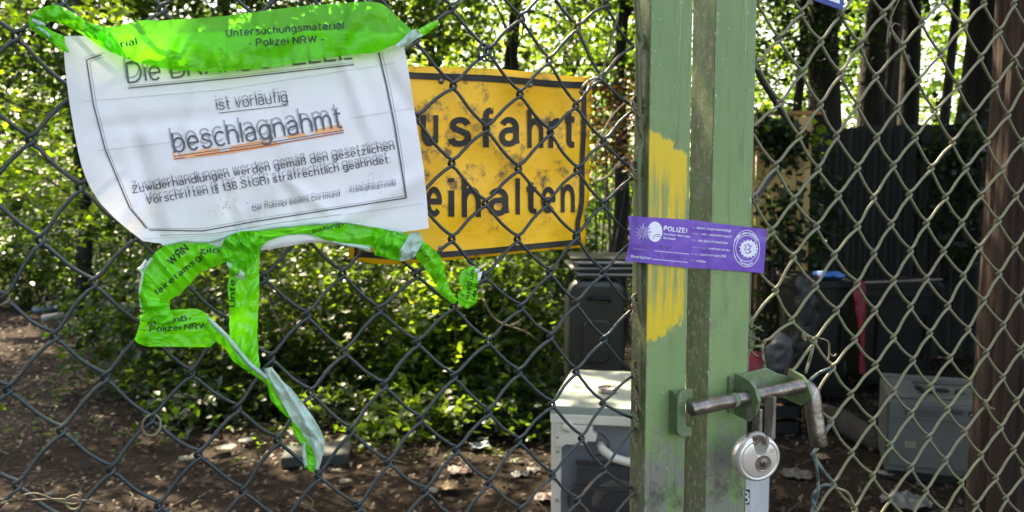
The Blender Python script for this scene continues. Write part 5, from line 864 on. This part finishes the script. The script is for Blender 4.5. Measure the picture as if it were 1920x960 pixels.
# ---- old grey dishwasher at right
def washer():
    Y = 4.1; a = W(1702, 742, Y); b = W(1905, 742, Y); zb = .05; t = thing('dishwasher', 'old grey dishwasher with an open dirty top, beside the thick trunk', 'dishwasher', ((a.x + b.x) / 2, Y + .22, 0)); x0, x1 = a.x, b.x; zt2 = W(1750, 748, Y).z
    gm = mat('dirty_grey_enamel', (.080, .083, .076), (.06, .063, .056), 5, .5, bump=.2, bscale=60, c3=(.025, .022, .018), t3=.64, scale3=11); w = x1 - x0
    obj('cabinet', MB().box((x0, Y, zb), (w, 0, 0), (0, .44, 0), (0, 0, zt2 - zb - .02)), gm, t, bevel=.006); obj('door', MB().box((x0 + .012, Y - .022, zb + .035), (w - .03, 0, 0), (0, .021, 0), (0, 0, (zt2 - zb) * .66)), gm, t, bevel=.004)
    z3 = zt2 - .10; obj('control_panel', MB().box((x0 + .012, Y - .026, z3 - .012), (w - .03, 0, 0), (0, .025, 0), (0, 0, .080)), gm, t, bevel=.004); obj('door_handle', MB().box((x0 + w * .54, Y - .030, z3 + .030), (.055, 0, 0), (0, .006, 0), (0, 0, .020)), MT['dark'], t, bevel=.002)
    obj('latch_recess', MB().box((x0 + w * .15, Y - .029, z3 + .008), (w * .30, 0, 0), (0, .004, 0), (0, 0, .036)), mat('grey_recess', (.045, .045, .042)), t, bevel=.002)
    dl = obj('dial', MB().lathe([(.0001, .008), (.012, .008), (.014, 0)], (x0 + w * .71, Y - .026, z3 + .038), (0, -1, 0), 20), BP, t, smooth=True); obj('dial_mark', MB().box((x0 + w * .70, Y - .0352, z3 + .032), (.014, 0, .010), (0, .001, 0), (-.001, 0, .003)), MT['white'], dl)
    rl = obj('rating_label', MB().box((x0 + .085, Y - .0235, zb + .13), (.055, 0, 0), (0, .0012, 0), (0, 0, .034)), mat('yellowed_label', (.14, .135, .09)), t)
    for i in range(3):
        for j in range(3): obj('label_print', MB().box((x0 + .089 + i * .017, Y - .0245, zb + .134 + j * .010), (.012, 0, 0), (0, .0008, 0), (0, 0, .005)), MT['steel2'], rl)
    obj('rim', MB().box((x0 + .01, Y + .40, zt2 - .02), (w - .02, 0, 0), (0, .04, 0), (0, 0, .035)), gm, t, bevel=.006); obj('rim', MB().box((x0 + .0, Y + .002, zt2 - .018), (w * .28, 0, 0), (0, .40, 0), (0, 0, .016)), gm, t, bevel=.004)
    obj('plinth', MB().box((x0 + .02, Y + .03, 0), (w - .04, 0, 0), (0, .38, 0), (0, 0, zb - .001)), BP, t)
    for i in range(9): q = r_.uniform(.28, .9); obj('scrap', MB().box((x0 + w * q, Y + .03 + r_.random() * .25, zt2 - .019), (r_.uniform(.02, .06), r_.uniform(-.02, .02), .004), (r_.uniform(-.02, .02), .05, 0), (0, 0, r_.uniform(.004, .018))), BP if i % 2 else gm, t)
    return t
wsh = washer(); wsh.rotation_euler.z = rad(-19)
# ---- white plastic cabinet corner below the padlock
def cabinet():
    Y = 1.75; a = W(1386, 895, Y); b = W(1412, 895, Y); c = W(1443, 895, Y + .10); zt2 = a.z; t = thing('white_cabinet', 'white plastic cabinet corner with a small black number sticker, under the padlock', 'cabinet', (b.x, Y + .1, 0))
    P = [(a.x - .012, Y + .005), (b.x, Y), (c.x, Y + .10), (c.x, Y + .24), (a.x - .012, Y + .24)]
    obj('casing', MB().prism(P, Vector((0, 0, .02)), Vector((1, 0, 0)), Vector((0, 1, 0)), ZV * (zt2 - .02)), mat('white_plastic', (.62, .62, .62), (.5, .5, .51), 5, .35), t, bevel=.003)
    s = thing('sticker', 'black sticker with a white figure 8 on the white cabinet', 'sticker', W(1397, 945, Y - .001)); c1 = W(1390, 946, Y - .0015); c2 = W(1406, 918, Y - .0015); bk_ = obj('backing', MB().prism([(0, 0), (c2.x - c1.x, 0), (c2.x - c1.x, c2.z - c1.z), (0, c2.z - c1.z)], c1, Vector((1, 0, 0)), ZV, Vector((0, .001, 0))), MT['dark'], s, bevel=.0004)
    m0 = (c1 + c2) / 2; 
    for dz, R_q in ((.0062, .0048), (-.0058, .0058)): obj('figure', MB().tube([m0 + Vector((R_q * math.cos(q), -.0011, dz + R_q * math.sin(q))) for q in np.linspace(0, 6.2832, 20)], .0017, 5), MT['white'], bk_, smooth=True)
cabinet()
# ---- ground litter
LIT = [('crumpled white paper scrap on the soil left of the hanging tape', 425, 842, .10, 'w'), ('small white paper scrap just behind the crumpled one', 463, 828, .08, 'w'), ('grey wrapper beside the dappled patch of soil', 350, 862, .08, 'g'), ('crushed blue packet behind the grey slab', 690, 813, .07, 'b'), ('white torn paper beside the blue packet', 668, 810, .06, 'w'),
       ('pinkish white striped packet on the soil between slab and freezer', 862, 885, .12, 'p'), ('long blue white wrapper strip near the freezer', 900, 838, .11, 'l'), ('short pale wrapper just behind the long strip', 905, 826, .06, 'g'), ('white tube shaped wrapper end near the lower edge', 808, 922, .07, 'w'), ('yellow brown crumpled paper at the lower edge', 838, 914, .11, 'y'),
       ('silver foil scrap near the freezer foot', 975, 893, .09, 'g'), ('pale plastic scrap left of the freezer', 1000, 884, .07, 'w'), ('red and white wrapper at the foot of the freezer', 1022, 935, .10, 'p'), ('pale triangular stone at the lower left', 97, 930, .06, 's'), ('cream leaf like scrap under the wire ring', 275, 833, .07, 'y'), ('round pale scrap right of the hanging tape end', 648, 905, .06, 's'), ('oval pale scrap at the front of the slab', 630, 885, .05, 's'),
       ('silvery torn foil right of the padlock', 1645, 843, .12, 'g'), ('thin pale splinter below the bolt handle', 1495, 893, .14, 's'), ('orange brown scrap behind the padlock', 1540, 860, .08, 'y'), ('white shredded film in front of the dishwasher', 1700, 945, .20, 'g'), ('torn white film left of the dishwasher foot', 1662, 890, .08, 'w')]
LMT = {'w': mat('white_litter', (.19, .19, .18), (.12, .12, .11), 20, .7), 'g': mat('grey_litter', (.10, .105, .10), (.06, .065, .06), 20, .5), 'b': mat('blue_litter', (.05, .12, .32), (.09, .17, .34), 20, .5), 'p': mat('pink_litter', (.20, .18, .16), (.14, .07, .07), 30, .6), 'l': mat('pale_blue_litter', (.17, .21, .26), (.2, .23, .24), 20, .4), 'y': mat('brown_paper_litter', (.18, .13, .07), (.13, .09, .045), 20, .7), 's': mat('pale_litter', (.10, .09, .075), (.07, .06, .05), 20, .8)}
for i, (lb, px, py, s, m) in enumerate(LIT):
    c = G(px, py, .012); n = 9; vs = []; q = random.Random(i); an = q.uniform(-.4, .4); as_ = .42
    for a in range(n):
        for b_2 in range(6):
            u, v = a / (n - 1) - .5, b_2 / 5 - .5; rr2 = 1 - .35 * abs(u * 2) ** 2 * q.random(); x = u * s; y = v * s * as_ * rr2 * 2.2; z = .008 + s * .22 * abs(nz(u * 5 + i, v * 5, i)) ; vs.append((c.x + x * math.cos(an) - y * math.sin(an), c.y + x * math.sin(an) + y * math.cos(an), c.z + z))
    tag(obj('litter_scrap', (vs, [(a * 6 + b_2, a * 6 + b_2 + 1, (a + 1) * 6 + b_2 + 1, (a + 1) * 6 + b_2) for a in range(n - 1) for b_2 in range(5)]), LMT[m], fixn=False), lb, 'litter')
a, b, c = G(527, 878, 0), G(655, 870, 0), G(540, 848, 0); sl = thing('slab', 'dark grey slab lying on the soil under the end of the hanging tape', 'slab', a)
obj('block', MB().box(a + ZV * .0, b - a, (c - a) * .9, ZV * .055), mat('dark_grey_slab', (.025, .027, .026), (.04, .042, .04), 9, .8, bump=.5, bscale=60), sl, bevel=.006)
lg = thing('fallen_log', 'pale rotting log lying on the soil below the black bin', 'log', G(1590, 815)); obj('trunk', MB().tube([G(1545, 772, .07), G(1580, 790, .08), G(1620, 815, .07), G(1655, 838, .05)], [.05, .07, .065, .04], 12), BK, lg, smooth=True, fixn=False)
for nm, px, py, lb, c in (('bottle', 62, 522, 'pale blue bottle lying far back in the clearing at the left edge', (.10, .16, .22)), ('bottle', 78, 538, 'white bottle lying in front of the pale blue one in the clearing', (.2, .2, .2))):
    c0 = G(px, py + 60, .04); bt = thing(nm, lb, nm, (c0.x, c0.y, .0)); mm = mat('bottle_plastic', c, rough=.3); obj('body', MB().lathe([(.0001, 0), (.04, .005), (.042, .02), (.042, .17), (.035, .20), (.016, .225)], c0, (.9, .3, .1), 20), mm, bt, smooth=True); obj('cap', MB().lathe([(.018, .226), (.018, .25), (.0001, .251)], c0, (.9, .3, .1), 16), MT['white'], bt, smooth=True)
for i, (P, Y, lb) in enumerate([([(1112, 300), (1130, 250), (1150, 215), (1175, 190)], 3.2, 'bare dry twig rising beside the right edge of the yellow sign'), ([(1118, 340), (1140, 330), (1165, 300), (1182, 296)], 3.2, 'bare dry twig lying across the dark gap right of the yellow sign'), ([(905, 560), (930, 600), (985, 622), (1010, 640)], 5.0, 'pale bare twig in front of the shrub left of the wheelie bin'), ([(500, 555), (520, 600), (535, 640)], 5.4, 'thin pale twig hanging in the dark shrub right of the tape')]):
    c = crom(P, 14); t = thing('bare_twig', lb, 'twig', W(*P[0], Y)); obj('stem', MB().tube([W(x, y, Y) for x, y in c], list(np.linspace(.006, .002, 14)), 5), MT['tie'], t, smooth=True, fixn=False)
    for k in (4, 7, 10): a = W(*c[k], Y); obj('side_shoot', MB().tube([a, a + Vector((.05, .01, .05 - .03 * (k % 2))), a + Vector((.09, .02, .05))], [.003, .002, .001], 4), MT['tie'], t, fixn=False)
# leaf litter, twigs, seedlings
r = np.random.default_rng(5)
def zg(P): return .0
n = 20000; P = np.stack([r.uniform(-5.5, 5.0, n), 2.6 + 6.5 * r.random(n) ** 1.2, np.zeros(n) + .012], 1)
for i in range(n): P[i, 2] += .035 * nz(P[i, 0] * 1.3, P[i, 1] * 1.3) + .022 * nz(P[i, 0] * 4, P[i, 1] * 4, 3) - .006
V, F = leaf_mesh(P, .034, updir=1.6, seed=6, aspect=.6); tag(fast('leaf_litter', V, F, mat('dead_leaves', (.012, .008, .005), (.075, .042, .022), island=True, rough=.7)), 'brown dead leaves strewn over the soil', 'dead leaves', None, 'stuff')
tw = MB()
for i in range(700):
    x, y = r.uniform(-4, 4), 2.8 + 5 * r.random(); a = r.uniform(0, 3.14); L = r.uniform(.05, .28); z = .035 * nz(x * 1.3, y * 1.3) + .022 * nz(x * 4, y * 4, 3) + .008
    tw.tube([(x, y, z), (x + L * .5 * math.cos(a), y + L * .5 * math.sin(a), z + .012), (x + L * math.cos(a + .2), y + L * math.sin(a + .2), z)], float(r.uniform(.0015, .0045)), 4)
tag(obj('fallen_twigs', tw, mat('dry_twig', (.065, .048, .03), (.04, .028, .018), 20, .85), fixn=False), 'dry twigs lying among the dead leaves', 'twigs', None, 'stuff')
n = 230; C = np.stack([r.uniform(-4, .6, n), 4.4 + 1.9 * r.random(n), np.zeros(n) + .04], 1); V, F = leaf_mesh(sprigs(C, 7, .10, 8), .036, seed=8, updir=1); V[:, 2] = np.maximum(V[:, 2], .01)
tag(fast('seedlings', V, F, LM['bush']), 'small green seedlings sprouting from the soil', 'seedlings', None, 'stuff')
yl = thing('yellow_leaf', 'single bright yellow leaf caught in front of the shrub below the sign', 'leaf', W(776, 572, 5.6)); 
V = [W(764, 556, 5.6), W(776, 553, 5.6), W(786, 560, 5.6), W(786, 570, 5.6), W(780, 577, 5.6), W(768, 568, 5.6), W(775, 564, 5.58)]; obj('blade', (V, [(i, (i + 1) % 6, 6) for i in range(6)]), mat('yellow_leaf_blade', (.65, .62, .08), trans=.4), yl); obj('stalk', MB().tube([V[4], W(784, 590, 5.6), W(782, 606, 5.62)], .002, 4), BK, yl)
